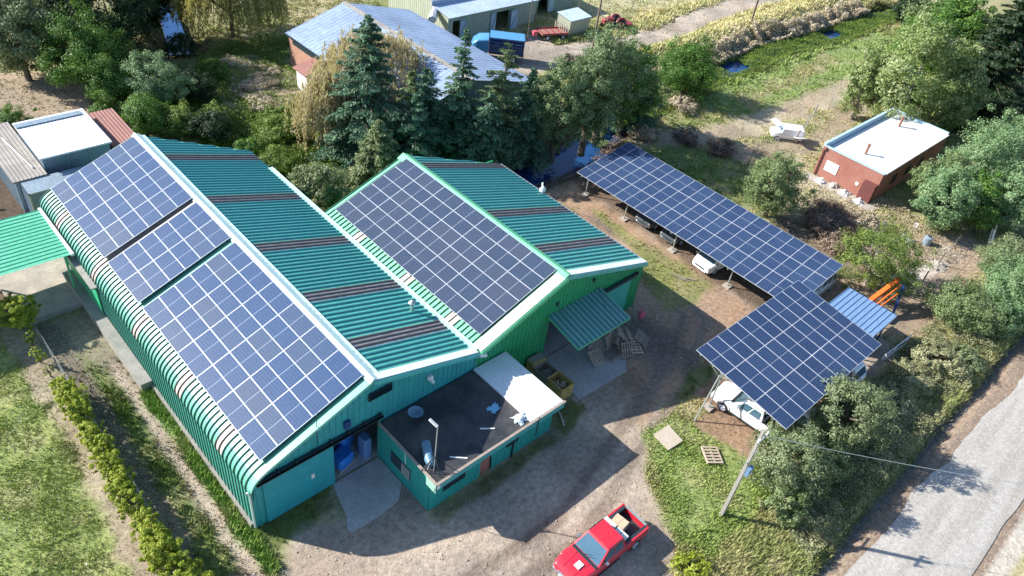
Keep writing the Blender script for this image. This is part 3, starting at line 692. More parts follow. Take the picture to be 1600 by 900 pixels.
# trims
def rooftrim(mb,pts,y0,y1,dz0,dz1,mi=0):
    for a,b in zip(pts[:-1],pts[1:]):
        n=len(mb.v)
        for (x,z) in (a,b):
            mb.v+=[(x,y0,z+dz0),(x,y1,z+dz0),(x,y1,z+dz1),(x,y0,z+dz1)]
        for q in ((0,4,5,1),(1,5,6,2),(2,6,7,3),(3,7,4,0)): mb.f.append(tuple(n+i for i in q)); mb.mi.append(mi)
        mb.f.append((n,n+1,n+2,n+3)); mb.mi.append(mi); mb.f.append((n+7,n+6,n+5,n+4)); mb.mi.append(mi)
mb=M(); rooftrim(mb,CP[2:],YF-.22,YF+.14,-.10,.085); mb.build('fascia',MT['trimA'],wa,True)
mb=M(); rooftrim(mb,E1,YF-.20,YF+.28,.062,.11); mb.build('roof_flashing',MT['cream'],wa,True)
mb=M(); rooftrim(mb,E1,YF-.30,YF-.04,-.20,.058); mb.build('fascia',mat('teal_fascia',(.10,.50,.48),.4),wa,True)
mb=M()
for s in (-1,1):
    k_=.26 if s<0 else .42; x1=XR+s*k_; z1=ZR-k_*(.41 if s<0 else .338)+.075
    mb.face([(XR,YF-.22,ZR+.20),(x1,YF-.22,z1),(x1,AY1+.05,z1),(XR,AY1+.05,ZR+.20)][::s])
mb.build('ridge_cap',mat('pale_cyan_ridge',(.58,.76,.74),.4,0,(.42,.62,.60),.6,.5),wa,True)
mb=M(); mb.box(XR+.40,YF+.1,ZR-.12,XR+.58,AY1-.1,ZR-.06); mb.build('ridge_cap',MT['ridge'],wa,True)
mb=M(); mb.box(XV-.14,YF+.05,ZV+.02,XV+.14,44.5,ZV+.09); mb.box(XV-.16,YF+.05,ZV+.05,XV-.12,44.5,ZV+.13);mb.box(XV+.12,YF+.05,ZV+.05,XV+.16,44.5,ZV+.13); mb.build('valley_gutter',MT['ridge'],wa,True)
mb=M(); mb.tube([(XV+.0,YF-.3,ZV-.1),(XV+.45,YF-.36,ZV-.28)],.11,8); mb.build('gutter_outlet',MT['cream'],wa,True)
mb=M(); mb.tube([(20.6,26.1,4.6),(20.6,26.1,5.15)],.09,8); mb.tube([(20.6,26.1,5.1),(20.6,26.1,5.2),(20.6,26.1,5.35)],[.2,.22,.04],10); mb.build('roof_vent',MT['galv'],wa,True,smooth=40)
mb=M(); mb.box(7.18,33.2,0,7.83,45.6,.62); mb.build('plinth',MT['footing'],wa,True)
mb=M(); mb.box(7.70,YF+.1,0,7.85,33.2,.36); mb.build('plinth',MT['footing'],wa,True)
mb=M(); mb.box(7.74,40.05,.64,7.80,45.4,2.72); mb.build('side_door',mat('green_door_panel',(.04,.42,.20),.5,0,(.03,.33,.16)),wa,True)
mb=M(); mb.box(7.5,40.0,2.72,7.86,45.6,2.80); mb.build('door_canopy',MT['greyroof'],wa,True)
mb=M(); mb.tube([(XW-.12,YF-.03,3.1),(XW-.05,YF-.12,2.9),(XW-.03,YF-.12,.3)],.05,8); mb.build('downpipe',MT['cream'],wa,True,smooth=50)
mb=M(); mb.box(XW+.02,YF+.05,.02,XV-.06,40,.05); mb.build('floor',MT['conc2'],wa,True)

wb=thing('green_warehouse','shorter green ribbed metal warehouse with a lean-to awning over its door','warehouse',(21.77,21.57,0))
BY1=37.7; skBe=[24.47,28.96,36.0]; skBw=[24.4,28.8,34.0]
clipB=lambda y: XS+(XE-XS)*min(1,max(0,(BY1-y)/1.3))
W2=[(XV+.15,ZV+.02),(XS,ZS)]; E2=[(XS,ZS),(XE,ZE)]
mb=M()
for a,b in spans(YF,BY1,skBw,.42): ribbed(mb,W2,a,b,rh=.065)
mb.build('roof',[MT['roofWB'],MT['ribshadeB']],wb,True)
for c in skBw: mb=M(); ribbed(mb,W2,c-.42,c+.42); mb.build('skylight_sheet',[MT['skyw'],MT['ribshadeS']],wb,True)
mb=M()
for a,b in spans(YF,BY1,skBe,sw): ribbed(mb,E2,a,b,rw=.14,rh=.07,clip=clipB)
mb.build('roof',[MT['roofE'],MT['ribshadeE']],wb,True)
for c in skBe: mb=M(); ribbed(mb,E2,c-sw,min(c+sw,BY1),rw=.15,rh=.06,pitch=.3,clip=clipB); mb.build('skylight_sheet',[MT['sky'],MT['ribshadeS']],wb,True)
mb=M(); front(mb,XV+.06,XE,27.7,32.4,3.2); ribwall(mb,'x',XE,YF,36.4,.02,ZE-.08,out=1); mb.build('wall',MT['wallB'],wb,True)
mb=M(); mb.box(XV+.1,BY1-.6,0,XE-.1,BY1-.5,4); mb.face([(XV+.1,BY1-.2,4),(XE-.1,BY1-1.4,3.9),(XS,BY1-.2,ZS-.1)]); mb.build('wall',MT['wallB'],wb,True)
mb=M(); mb.box(32.45,YF-.12,.15,35.55,YF-.06,3.25); mb.build('sliding_door',MT['doorB'],wb,True)
mb=M(); mb.box(32.3,YF-.26,3.30,36.1,YF-.05,3.52); mb.build('door_track',MT['dark'],wb,True)
mb=M(); ribs=[]
n=13
for k in range(n):
    x=27.45+k*4.8/n; p=4.8/n
    A0=lambda xx,h:(xx,YF-.05,3.93+h); A1=lambda xx,h:(xx,18.78,3.33+h)
    pr=[(x,0),(x+p-.09,0),(x+p-.06,.045),(x+p-.03,.045),(x+p,0)]
    for (a,ha),(b,hb) in zip(pr[:-1],pr[1:]): mb.face([A1(a,ha),A1(b,hb),A0(b,hb),A0(a,ha)],1 if max(ha,hb)>0 else 0)
aw=mb.build('awning',[mat('dark_teal_awning_sheet',(.05,.20,.19),.45,0,(.06,.25,.23),.6,.5),mat('pale_awning_ribs',(.22,.42,.38),.45)],wb,True)
mb=M(); mb.bar((27.47,YF-.05,3.86),(27.47,18.78,3.27),.07,.10); mb.bar((32.23,YF-.05,3.86),(32.23,18.78,3.27),.07,.10); mb.bar((27.47,18.8,3.27),(32.23,18.8,3.27),.07,.10)
mb.build('awning_frame',MT['trimB'],wb,True)
for x in (28.1,31.3):
    mb=M(); mb.tube([(x,YF-.06,5.0 if x>30 else 4.6),(x+.05,20.2,3.68)],.018,6); mb.box(x-.08,YF-.14,4.5 if x<30 else 4.9,x+.08,YF-.05,4.75 if x<30 else 5.15)
    mb.build('awning_stay',MT['dark'],wb,True)
mb=M(); rooftrim(mb,W2,YF-.24,YF+.46,.062,.115); mb.build('roof_flashing',MT['cream'],wb,True)
mb=M(); rooftrim(mb,W2,YF-.32,YF-.03,-.30,.058); mb.build('fascia',MT['trimB'],wb,True)
mb=M(); rooftrim(mb,E2,YF-.20,YF+.30,.062,.11); mb.build('roof_flashing',MT['cream'],wb,True)
mb=M(); rooftrim(mb,E2,YF-.30,YF-.04,-.20,.058); mb.build('fascia',mat('teal_fascia_b',(.14,.50,.44),.4),wb,True)
mb=M()
for s in (-1,1):
    x1=XS+s*.50; z1=ZS-.50*(.385 if s<0 else .338)+.075
    mb.face([(XS,YF-.24,ZS+.18),(x1,YF-.24,z1),(x1,BY1+.05,z1),(XS,BY1+.05,ZS+.18)][::s])
mb.build('ridge_cap',MT['trimB'],wb,True)
mb=M(); mb.box(XE-.02,YF-.2,ZE-.12,XE+.13,36.4,ZE); mb.build('eave_gutter',MT['galv'],wb,True)
mb=M(); mb.box(XV+.1,YF+.05,.02,XE-.06,37,.05); mb.build('floor',MT['conc2'],wb,True)
mb=M(); mb.box(36.6,31.5,4.15,37.0,31.8,4.4); mb.bar((36.7,31.6,4.4),(36.95,31.9,4.7),.12); mb.build('eave_floodlight',MT['white'],wb,True)

# ------------------------------------------------------------------ solar arrays
def pv_meshes(w,l,key):
    g=M(); g.box(-w/2+.015,-l/2+.015,0,w/2-.015,l/2-.015,.032); go=bpy.data.meshes.new('solar_panel'); go.from_pydata(g.v,[],g.f); go.materials.append(MT[key])
    f=M(); t=.026
    f.box(-w/2+.008,-l/2+.008,-.004,w/2-.008,-l/2+t,.036); f.box(-w/2+.008,l/2-t,-.004,w/2-.008,l/2-.008,.036)
    f.box(-w/2+.008,-l/2+t,-.004,-w/2+t,l/2-t,.036); f.box(w/2-t,-l/2+t,-.004,w/2-.008,l/2-t,.036)
    fo=bpy.data.meshes.new('frame'); fo.from_pydata(f.v,[],f.f); fo.materials.append(MT['alu'])
    return go,fo
def solar_array(name,label,cat,O,ex,ey,nx,ny,w,l,key,parent=None,group=None,rails=True):
    ex=Vector(ex).normalized(); ey=Vector(ey).normalized(); n=ex.cross(ey)
    if parent is None:
        t=bpy.data.objects.new(name,None); col.objects.link(t); t.empty_display_size=.2; tag(t,label,cat,group)
        t.matrix_world=Matrix(((ex.x,ey.x,n.x,O[0]),(ex.y,ey.y,n.y,O[1]),(ex.z,ey.z,n.z,O[2]),(0,0,0,1)))
        loc=lambda i,j:Matrix.Translation(((i+.5)*w,(j+.5)*l,0)); rt=t
    else:
        rt=parent; B=Matrix(((ex.x,ey.x,n.x,O[0]-parent.location.x),(ex.y,ey.y,n.y,O[1]-parent.location.y),(ex.z,ey.z,n.z,O[2]-parent.location.z),(0,0,0,1)))
        loc=lambda i,j:B@Matrix.Translation(((i+.5)*w,(j+.5)*l,0))
    go,fo=pv_meshes(w,l,key)
    for i in range(nx):
        for j in range(ny):
            p=bpy.data.objects.new('solar_panel',go); col.objects.link(p); p.parent=rt; p.matrix_local=loc(i,j)
            f=bpy.data.objects.new('frame',fo); col.objects.link(f); f.parent=p
    if parent is None and rails:
        r=M()
        for i in range(nx): 
            pass
        for j in range(ny):
            for q in (.22,.78): r.box(-.06,(j+q)*l-.02,-.07,nx*w+.06,(j+q)*l+.02,-.006)
        r.build('mounting_rail',MT['alu'],rt)
    return rt
def on_slope(a0,a1,z0,z1,yb,yt,ny,label,key):
    s=math.hypot(a1-a0,z1-z0)
    solar_array('solar_array',label,'solar array',(a0,yb,z0),(a1-a0,0,z1-z0),(0,1,0),6,ny,s/6,(yt-yb)/ny,key,group='rooftop solar arrays on the two warehouses')
zA0,zA1=4.24,6.47
on_slope(8.754,14.50,zA0,zA1,40.547,49.45,4,'farthest rooftop solar array, four rows of indigo panels, beside the white-roofed shed','pvA')
on_slope(8.754,14.50,zA0,zA1,35.594,39.992,2,'smallest rooftop solar array, two rows of indigo panels between two larger arrays','pvA')
on_slope(8.754,14.50,zA0,zA1,21.95,35.06,6,'large rooftop solar array of six rows above the open sliding door','pvA')
on_slope(22.426,28.24,4.66,6.80,22.15,37.066,7,'slate-blue rooftop solar array of seven rows on the shorter green warehouse','pvB')
# walkway sheets showing pale between the arrays are the roof itself

# ------------------------------------------------------------------ carports of solar panels
c1=thing('solar_carport','long solar-panel carport with cars parked beneath, running towards the stream','carport',(43.6,13.3,0),group='ground mounted solar carports')
X0,X1,Y0,Y1,Z0,Z1=43.55,49.92,13.27,34.09,2.30,3.28
sl=math.hypot(X1-X0,Z1-Z0)
solar_array('',None,None,(X1,Y0,Z1),(0,1,0),(-(X1-X0),0,-(Z1-Z0)),20,3,(Y1-Y0)/20,sl/3,'pvC',parent=c1)
mb=M()
zc=lambda x:Z0+(Z1-Z0)*(x-X0)/(X1-X0)
for k in range(7): x=X0+.35+k*(X1-X0-.7)/6; mb.bar((x,Y0,zc(x)-.07),(x,Y1,zc(x)-.07),.06,.08)
mb.build('purlin',MT['galv'],c1,True)
for y in (13.9,18.8,24.1,29.2,33.6):
    mb=M(); mb.bar((X0+.1,y,zc(X0)-.17),(X1-.1,y,zc(X1)-.17),.08,.12); mb.build('beam',MT['galv'],c1,True)
    for x in (44.7,48.8):
        mb=M(); mb.tube([(x,y,0),(x,y,zc(x)-.2)],.055,8); p=mb.build('post',MT['galv'],c1,True)
        mb=M(); mb.box(x-.3,y-.3,-.05,x+.3,y+.3,.10); mb.build('footing',MT['conc'],c1,True)
c2=thing('solar_carport','short square solar-panel carport on braced poles over the white pickup','carport',(31.7,7.3,0),group='ground mounted solar carports')
q0,q1,r0,r1,t0,t1=31.673,43.225,7.265,13.695,4.00,4.89
zx=lambda x:-.15*(x-q0)/(q1-q0); zy=lambda y:t0+(t1-t0)*(y-r0)/(r1-r0)
solar_array('',None,None,(q0,r0,t0),(q1-q0,0,-.15),(0,r1-r0,t1-t0),11,3,(q1-q0)/11,math.hypot(r1-r0,t1-t0)/3,'pvC',parent=c2)
mb=M()
for k in range(7): y=r0+.35+k*(r1-r0-.7)/6; mb.bar((q0,y,zy(y)-.07),(q1,y,zy(y)-.22),.06,.08)
mb.build('purlin',MT['galv'],c2,True)
for x in (33.3,37.4,41.5):
    mb=M(); mb.bar((x,r0+.1,zy(r0)-.2+zx(x)),(x,r1-.1,zy(r1)-.2+zx(x)),.08,.12); mb.build('beam',MT['galv'],c2,True)
    for y in (8.5,12.3):
        if x<36 or y>9:
            mb=M(); mb.tube([(x,y,0),(x,y,zy(y)-.22+zx(x))],.055,8); mb.build('post',MT['galv'],c2,True)
            mb=M(); mb.box(x-.28,y-.28,-.05,x+.28,y+.28,.16); mb.build('footing',MT['conc'],c2,True)
for a,b in (((31.7,12.2,0),(33.3,12.3,4.3)),((33.3,12.3,2.6),(32.0,12.9,4.55)),((33.3,8.5,2.4),(32.0,8.5,4.0)),((33.3,12.3,2.6),(33.3,10.8,4.35))):
    mb=M(); mb.tube([a,b],.045,8); mb.build('brace',MT['galv'],c2,True)

# ------------------------------------------------------------------ office annex
an=thing('site_office','low flat-roofed teal office with black bitumen roof, built against the teal warehouse front','office',(15.1,17.12,0))
mb=M()
ribwall(mb,'y',17.15,15.15,24.0,lambda s:(2.02 if 18.62<s<19.42 else 0),2.5,pitch=.3)
mb.build('wall',MT['annexw'],an,True)
mb=M(); mb.box(15.12,17.2,0,15.2,21.5,2.9); mb.build('wall',MT['annexw'],an,True)
mb=M(); mb.box(23.95,17.2,0,24.0,21.5,2.9); mb.build('wall',MT['annexw'],an,True)
mb=M(); mb.box(15.05,16.62,2.84,21.55,21.46,2.90); mb.build('roof',MT['bitumen'],an,True)
mb=M(); mb.box(21.55,16.66,2.86,24.05,21.46,2.97)
for k in range(7): mb.box(21.55+k*.36,16.7,2.97,21.60+k*.36,21.4,3.0)
mb.build('roof_sheet',MT['whitesheet'],an,True)
mb=M(); mb.box(15.0,16.55,2.48,24.1,16.62,2.99); mb.build('parapet',mat('teal_parapet',(.06,.36,.38),.5),an,True)
mb=M(); mb.box(15.0,16.48,2.99,24.1,16.62,3.03); mb.box(14.98,16.62,2.95,15.12,21.45,3.01); mb.build('parapet_capping',MT['wood'],an,True)
mb=M(); mb.box(14.99,16.55,2.3,15.05,17.3,2.95); mb.build('fascia',mat('mint_fascia',(.35,.62,.5),.5),an,True)
mb=M(); mb.box(15.09,18.7,.85,15.125,20.4,1.75); w=mb.build('window',MT['glass'],an,True)
mb=M()
for k in range(8): mb.box(15.05,18.75+k*.09,.88,15.07,18.77+k*.09,1.72)
mb.build('window_bar',MT['cream'],an,True)
mb=M(); mb.box(16.0,17.08,1.0,17.5,17.12,1.5); mb.build('window',MT['glass'],an,True)
mb=M(); mb.box(18.62,17.25,0,19.42,17.3,2.0); mb.build('door',MT['brick'],an,True)
mb=M(); mb.box(20.4,17.06,1.2,21.3,17.11,1.7); mb.build('window',MT['glass'],an,True)
mb=M(); mb.tube([(14.98,19.0,2.95),(14.9,18.95,3.1),(14.88,18.9,2.9),(14.9,18.88,2.3)],.02,6); mb.build('cable_conduit',MT['white'],an,True)
mb=M(); mb.box(15.06,16.52,2.60,15.26,16.545,2.85); mb.build('number_plate',MT['white'],an,True)
mb=M(); mb.box(22.0,16.5,1.6,22.06,16.54,3.1); mb.box(20.9,17.03,0,20.98,17.1,2.5); mb.build('downpipe',MT['dark'],an,True)
lp=thing('roof_lamp','slim white floodlight pole on three struts at the corner of the black office roof','lamp',(15.5,17.35,2.9))
mb=M(); mb.tube([(0,0,0),(.1,.1,3.25)],.03,8); mb.build('pole',MT['galv'],lp)
mb=M(); mb.bar((.1,.1,3.2),(-.05,.55,3.42),.14,.10); mb.build('lamp_head',MT['white'],lp,bevel=.02)
mb=M()
for a in (.5,2.6,4.7): mb.bar((math.cos(a)*.7,math.sin(a)*.7 if math.sin(a)>0 else math.sin(a)*.5,0),(.03,.03,1.1),.04)
mb.build('strut',MT['dark'],lp)
wt=thing('water_tank','small blue-grey tank lying on the black office roof behind the floodlight pole','tank',(15.6,17.9,3.15))
mb=M(); mb.tube([(-.1,-.3,0),(0,.0,0),(.5,.9,0)],[.20,.24,.24],14); mb.build('drum',mat('tank_blue',(.12,.25,.36),.4),wt,smooth=40)
mb=M(); mb.tube([(-.15,-.3,.1),(-.3,-.4,.3),(-.35,-.35,-.15)],.025,6); mb.build('pipe',MT['white'],wt)
ds=thing('satellite_dish','round blue-grey satellite dish on the black office roof by the wall','satellite dish',(16.8,20.6,2.9))
mb=M(); rings=[]
for rr,zz in ((.02,.0),(.2,.03),(.36,.10),(.42,.15)): rings.append([(rr*math.cos(a),rr*math.sin(a),.35+zz) for a in [k*math.pi/10 for k in range(20)]])
for i in range(3):
    for k in range(20): k2=(k+1)%20; mb.face([rings[i][k],rings[i][k2],rings[i+1][k2],rings[i+1][k]])
mb.build('dish',mat('dish_grey',(.16,.27,.36),.5),ds,smooth=60)
mb=M(); mb.tube([(0,0,0),(0,0,.35)],.03,8); mb.bar((0,0,.36),(.1,-.2,.75),.02); mb.build('bracket',MT['dark'],ds)
def rag(name,label,cat,x,y,z,s,m,seed,h=.12):
    rng=random.Random(seed); mb=M(); n=9; g={}
    for i in range(n):
        for j in range(n):
            u,v=(i/(n-1)-.5),(j/(n-1)-.5); e=max(0,1-2*math.hypot(u,v)*1.0)
            r=s*(1+.35*rng.uniform(-1,1)*(math.hypot(u,v)>.35)); g[i,j]=(x+u*r,y+v*r*.8,z+h*e**.6*(.5+rng.random())+.01)
    for i in range(n-1):
        for j in range(n-1): mb.face([g[i,j],g[i+1,j],g[i+1,j+1],g[i,j+1]])
    return tag(mb.build(name,m,smooth=80),label,cat)
rag('plastic_sack','crumpled light blue plastic sack in the middle of the black office roof','sack',20.6,18.6,2.9,.62,mat('sack_blue',(.20,.50,.75),.4),3,.18)
rag('plastic_sack','crumpled white and blue plastic sheet by the bare zinc strip on the office roof','sack',21.3,17.2,2.91,.8,mat('sack_white',(.55,.66,.72),.4),4,.2)
for k,(x,y,a,l) in enumerate(((17.3,16.9,2.4,.9),(19.7,17.5,2.5,.8))):
    mb=M(); mb.bar((x,y,2.93),(x+math.cos(a)*l,y+math.sin(a)*l,2.93),.07,.04); tag(mb.build('timber_offcut',MT['white']),['white batten on the black office roof near the lamp pole','white batten on the black office roof near the zinc sheets'][k],'batten',group='battens on the office roof')

# goods in the open doorway
t=thing('wood_pallet','wooden pallet carrying blue folded sacks inside the open warehouse door','pallet',(13.3,22.4,0.05),.25)
def pallet_parts(t,m,slats=6,w=1.2,l=1.0,z=0):
    mb=M()
    for y in (-l/2,-.04,l/2-.09): mb.box(-w/2,y,z,w/2,y+.09,z+.10)
    mb.build('bearer',m,t)
    mb=M()
    for k in range(slats): x=-w/2+k*(w-.11)/(slats-1); mb.box(x,-l/2,z+.10,x+.11,l/2,z+.125)
    mb.build('deck_boards',m,t)
pallet_parts(t,MT['wood2'])
def sack(x,y,z,sx,sy,sz,rot,m,label,name='sack_bundle',seed=1):
    rng=random.Random(seed); mb=M(); 
    rings=[]
    for zz,f in ((0,.92),(.25,1),(.75,1),(1,.86)):
        ring=[]
        for k in range(20):
            a=2*math.pi*k/20; c,s=math.cos(a),math.sin(a); e=.35
            px=sx/2*f*math.copysign(abs(c)**e,c)*(1+.04*rng.uniform(-1,1)); py=sy/2*f*math.copysign(abs(s)**e,s)*(1+.04*rng.uniform(-1,1))
            ring.append((px,py,zz*sz+.03*rng.uniform(-1,1)*(zz>0)))
        rings.append(ring)
    mb.loft(rings); o=mb.build(name,m,smooth=50); o.location=(x,y,z); o.rotation_euler=(0,0,rot); return tag(o,label,'sacks',group='blue goods inside the warehouse door')
sack(13.3,22.3,.18,1.1,.9,.75,.25,MT['bluepl'],'bright blue sack bundle on the pallet just inside the open warehouse door')
sack(14.0,23.3,.05,1.2,.9,1.2,.5,MT['bluepl'],'taller blue sack bundle behind the pallet inside the warehouse door',seed=2)
sack(14.6,22.1,.05,.5,.7,1.5,.1,mat('pale_blue_pl',(.15,.30,.60),.5),'narrow pale blue bundle against the right door jamb of the warehouse',seed=3)

# concrete slabs of the yard
def slab(name,pts,z,m,th=.2,label=None):
    mb=M(); n=len(pts); mb.face([(x,y,z) for x,y in pts]); 
    for k in range(n): a=pts[k];b=pts[(k+1)%n]; mb.face([(a[0],a[1],z-th),(b[0],b[1],z-th),(b[0],b[1],z),(a[0],a[1],z)])
    return tag(mb.build(name,m),kind='structure')
slab('concrete_apron',[(15.08,21.5),(12.2,21.5),(11.7,19.4),(11.3,18.75),(11.5,18.45),(13.2,18.45),(14.3,18.55),(15.05,19.3)][::-1],.05,MT['conc2'])
slab('concrete_apron',[(27.2,17.7),(31.4,17.5),(32.4,18.4),(32.4,21.5),(27.4,21.5)],.05,MT['conc2'])
slab('concrete_slab',[(28.75,13.05),(28.55,11.75),(29.8,11.65),(30.05,12.95)][::-1] if False else [(28.55,11.75),(29.8,11.65),(30.05,12.95),(28.75,13.05)],.13,mat('buff_concrete',(.50,.43,.35),.9,0,(.40,.34,.28),1,.5))
slab('concrete_yard',[(3.9,42.4),(7.3,42.4),(8.0,43.5),(8.1,50.5),(3.7,50.5)],.22,MT['conc'],.6)
mb=M(); mb.box(3.9,42.15,0,7.2,42.38,.22); tag(mb.build('retaining_wall',MT['footing']),'low concrete retaining wall in shade below the green side canopy','wall')
mb=M(); mb.box(65.0,17.2,0,66.3,24.4,.10); tag(mb.build('concrete_path',MT['conc']),kind='structure')

# ------------------------------------------------------------------ left side buildings
t=thing('green_canopy','flat green ribbed canopy roof over the concrete yard at the left edge','canopy',(2,43,0))
mb=M()
def canopy_rib(mb,xa,za,xb,zb,y0,y1,n,rw=.06,rh=.04):
    p=(y1-y0)/n
    for k in range(n):
        y=y0+k*p; pr=[(y,0),(y+p-rw,0),(y+p-rw+.02,rh),(y+p-.02,rh),(y+p,0)]
        for (a,ha),(b,hb) in zip(pr[:-1],pr[1:]): mb.face([(xa,a,za+ha),(xa,b,za+hb),(xb,b,zb+hb),(xb,a,zb+ha)][::-1])
canopy_rib(mb,-4.0,3.55,7.75,3.30,43.2,48.9,15)
mb.build('roof',mat('canopy_green_sheet',(.10,.46,.28),.45,0,(.14,.48,.32),.4,.5),t,True)
mb=M(); mb.box(7.6,43.1,3.22,7.78,49.0,3.40); mb.build('gutter',MT['cream'],t,True)
for x,y in ((7.3,43.5),(7.3,48.6),(-3.5,43.5),(-3.5,48.6),(2,43.5),(2,48.6)):
    mb=M(); mb.box(x-.06,y-.06,.2,x+.06,y+.06,3.3); mb.build('post',MT['trimB'],t,True)
def shed(name,label,x0,x1,y0,y1,zw,zr,wm,rm,ov=.2,ribs=True,slope='y',cat='shed'):
    t=thing(name,label,cat,((x0+x1)/2,(y0+y1)/2,0)); mb=M()
    zf=lambda y:zw+(zr-zw)*(y-y0)/(y1-y0)
    ribwall(mb,'y',y0,x0,x1,0,zw,pitch=.25,rh=.02); ribwall(mb,'x',x0,y0,y1,0,zf,out=-1,pitch=.25,rh=.02); ribwall(mb,'x',x1,y0,y1,0,zf,out=1,pitch=.25,rh=.02); mb.box(x0,y1-.05,0,x1,y1,zr)
    mb.build('wall',wm,t,True)
    mb=M(); n=int((x1-x0+2*ov)/.25); p=(x1-x0+2*ov)/n; s=(zr-zw)/(y1-y0)
    for k in range(n):
        x=x0-ov+k*p; rh=.012 if rm is MT['whitesheet'] else .03; pr=[(x,0),(x+p*.55,0),(x+p*.7,rh),(x+p*.85,rh),(x+p,0)]
        for (a,ha),(b,hb) in zip(pr[:-1],pr[1:]): mb.face([(a,y0-ov,zw-ov*s+ha+.05),(b,y0-ov,zw-ov*s+hb+.05),(b,y1+ov,zr+ov*s+hb+.05),(a,y1+ov,zr+ov*s+ha+.05)])
    mb.box(x0-ov,y0-ov,zw-ov*s-.06,x1+ov,y0-ov+.04,zw-ov*s+.04)
    mb.build('roof',rm,t,True); return t
t=shed('sheet_shed','blue-grey corrugated shed with a flat bright white sheet roof at the left','shed' and 9.75,14.35,54.95,60.4,3.45,3.55,MT['contain'],MT['whitesheet'],.18)
mb=M(); mb.box(9.6,59.6,3.62,14.2,60.2,3.68); mb.build('roof_flashing',MT['contain'],t,True)
t=shed('brick_shed','small brick shed with rusty red ribbed roof beside the white-roofed shed',14.75,16.6,55.6,60.6,2.7,2.95,MT['brick'],MT['redroof'],.12)
t=shed('old_shed','weathered grey fibre-cement roofed shed at the far left, a white batten lying on its roof',7.6,9.55,54.3,62.5,2.55,2.7,MT['contain'],MT['greyroof'],.15)
mb=M(); mb.bar((8.6,60.2,2.85),(9.1,55.3,2.72),.09,.05); tag(mb.build('timber_batten',MT['white']),'long white batten lying on the weathered grey shed roof','batten')
t=thing('storage_container','pale blue steel storage container standing below the grey-roofed shed','container',(8.8,53.2,0))
mb=M(); ribwall(mb,'y',52.4,7.9,12.4,.15,2.45,pitch=.3,rh=.05,rw=.12); ribwall(mb,'x',7.9,52.4,54.2,.15,2.45,out=-1,pitch=.3,rh=.05,rw=.12); mb.box(7.9,52.4,2.45,12.4,54.2,2.5); mb.box(12.35,52.4,.1,12.4,54.2,2.45)
mb.build('wall',MT['contain'],t,True)
mb=M()
for x in (7.85,12.35): mb.box(x,52.33,0,x+.1,52.45,2.52)
mb.box(7.85,52.33,2.40,12.45,52.40,2.52); mb.box(7.85,52.33,.05,12.45,52.40,.2); mb.build('frame',MT['galv'],t,True)
# junk heap left of the container: individual pieces
t=thing('person','person in a yellow jacket and dark trousers standing on the ground beside the container','person',(8.55,51.4,.0),.4)
def person(t):
    me=bpy.data.meshes.new('body'); J=[(0,0,.95),(0,0,1.15),(0,0,1.40),(0,0,1.52),(0,.02,1.66),( .10,0,.88),(.12,.02,.48),(.13,-.02,.06),(.14,.12,.03),(-.10,0,.88),(-.12,.05,.48),(-.13,-.05,.06),(-.14,.09,.03),(.20,0,1.40),(.27,.02,1.13),(.26,.18,.95),(-.20,0,1.40),(-.27,.02,1.13),(-.25,.20,1.0)]
    Ed=[(0,1),(1,2),(2,3),(3,4),(0,5),(5,6),(6,7),(7,8),(0,9),(9,10),(10,11),(11,12),(2,13),(13,14),(14,15),(2,16),(16,17),(17,18)]
    rad=[.15,.15,.17,.065,.10,.10,.065,.045,.04,.10,.065,.045,.04,.07,.05,.035,.07,.05,.035]
    me.from_pydata(J,Ed,[]); o=bpy.data.objects.new('body',me); col.objects.link(o); o.parent=t
    md=o.modifiers.new('skin','SKIN')
    sv=me.skin_vertices if me.skin_vertices else None
    if not sv:
        bpy.context.view_layer.update()
    lay=me.skin_vertices[0].data if len(me.skin_vertices) else None
    if lay:
        for i,r in enumerate(rad): lay[i].radius=(r,r)
        lay[0].use_root=True
    o.modifiers.new('sub','SUBSURF').levels=2; o.modifiers['sub'].render_levels=2
    for m in (MT['yellow'],): me.materials.append(m)
    mb=M(); mb.tube([(0,.02,1.62),(0,.02,1.70),(0,.02,1.78)],[.105,.11,.05],12); mb.build('cap',MT['dark'],t,smooth=60)
try: person(t)
except Exception as e: print('person',e)
def barrel(x,y,m,label,z=0):
    t=thing('barrel',label,'barrel',(x,y,z),0,'barrels in the junk heap'); mb=M(); mb.tube([(0,0,0),(0,0,.3),(0,0,.31),(0,0,.32),(0,0,.6),(0,0,.61),(0,0,.62),(0,0,.88)],[.28,.28,.3,.28,.28,.3,.28,.28],16); mb.build('drum',m,t,smooth=40)
    mb=M(); mb.tube([(0,0,.881),(0,0,.90)],[.25,.25],16); mb.build('lid',MT['dark'],t)
barrel(7.0,51.2,MT['skyblue'],'blue steel barrel standing in the dark junk corner left of the container')
barrel(6.4,51.9,MT['rust'],'rusty steel barrel behind the blue one in the junk corner')
barrel(6.6,50.9,MT['bluepl'],'bright blue plastic barrel nearest the green canopy in the junk corner')
rj=random.Random(11)
for k in range(9):
    x,y=rj.uniform(4.4,7.2),rj.uniform(51.6,56); mb=M()
    L=rj.uniform(.7,1.8); a=rj.uniform(0,3.1); mb.bar((x-math.cos(a)*L/2,y-math.sin(a)*L/2,.12),(x+math.cos(a)*L/2,y+math.sin(a)*L/2,rj.uniform(.2,.9)),rj.uniform(.05,.25),.05)
    mb.bar((x-.2,y+.2,.05),(x+.3,y-.2,rj.uniform(.2,.5)),.12)
    tag(mb.build('scrap_piece',rj.choice([MT['wood'],MT['galv'],MT['skyblue'],MT['rust'],MT['white']])),'loose scrap piece in the dark junk corner left of the storage container','scrap','scrap pieces left of the storage container')

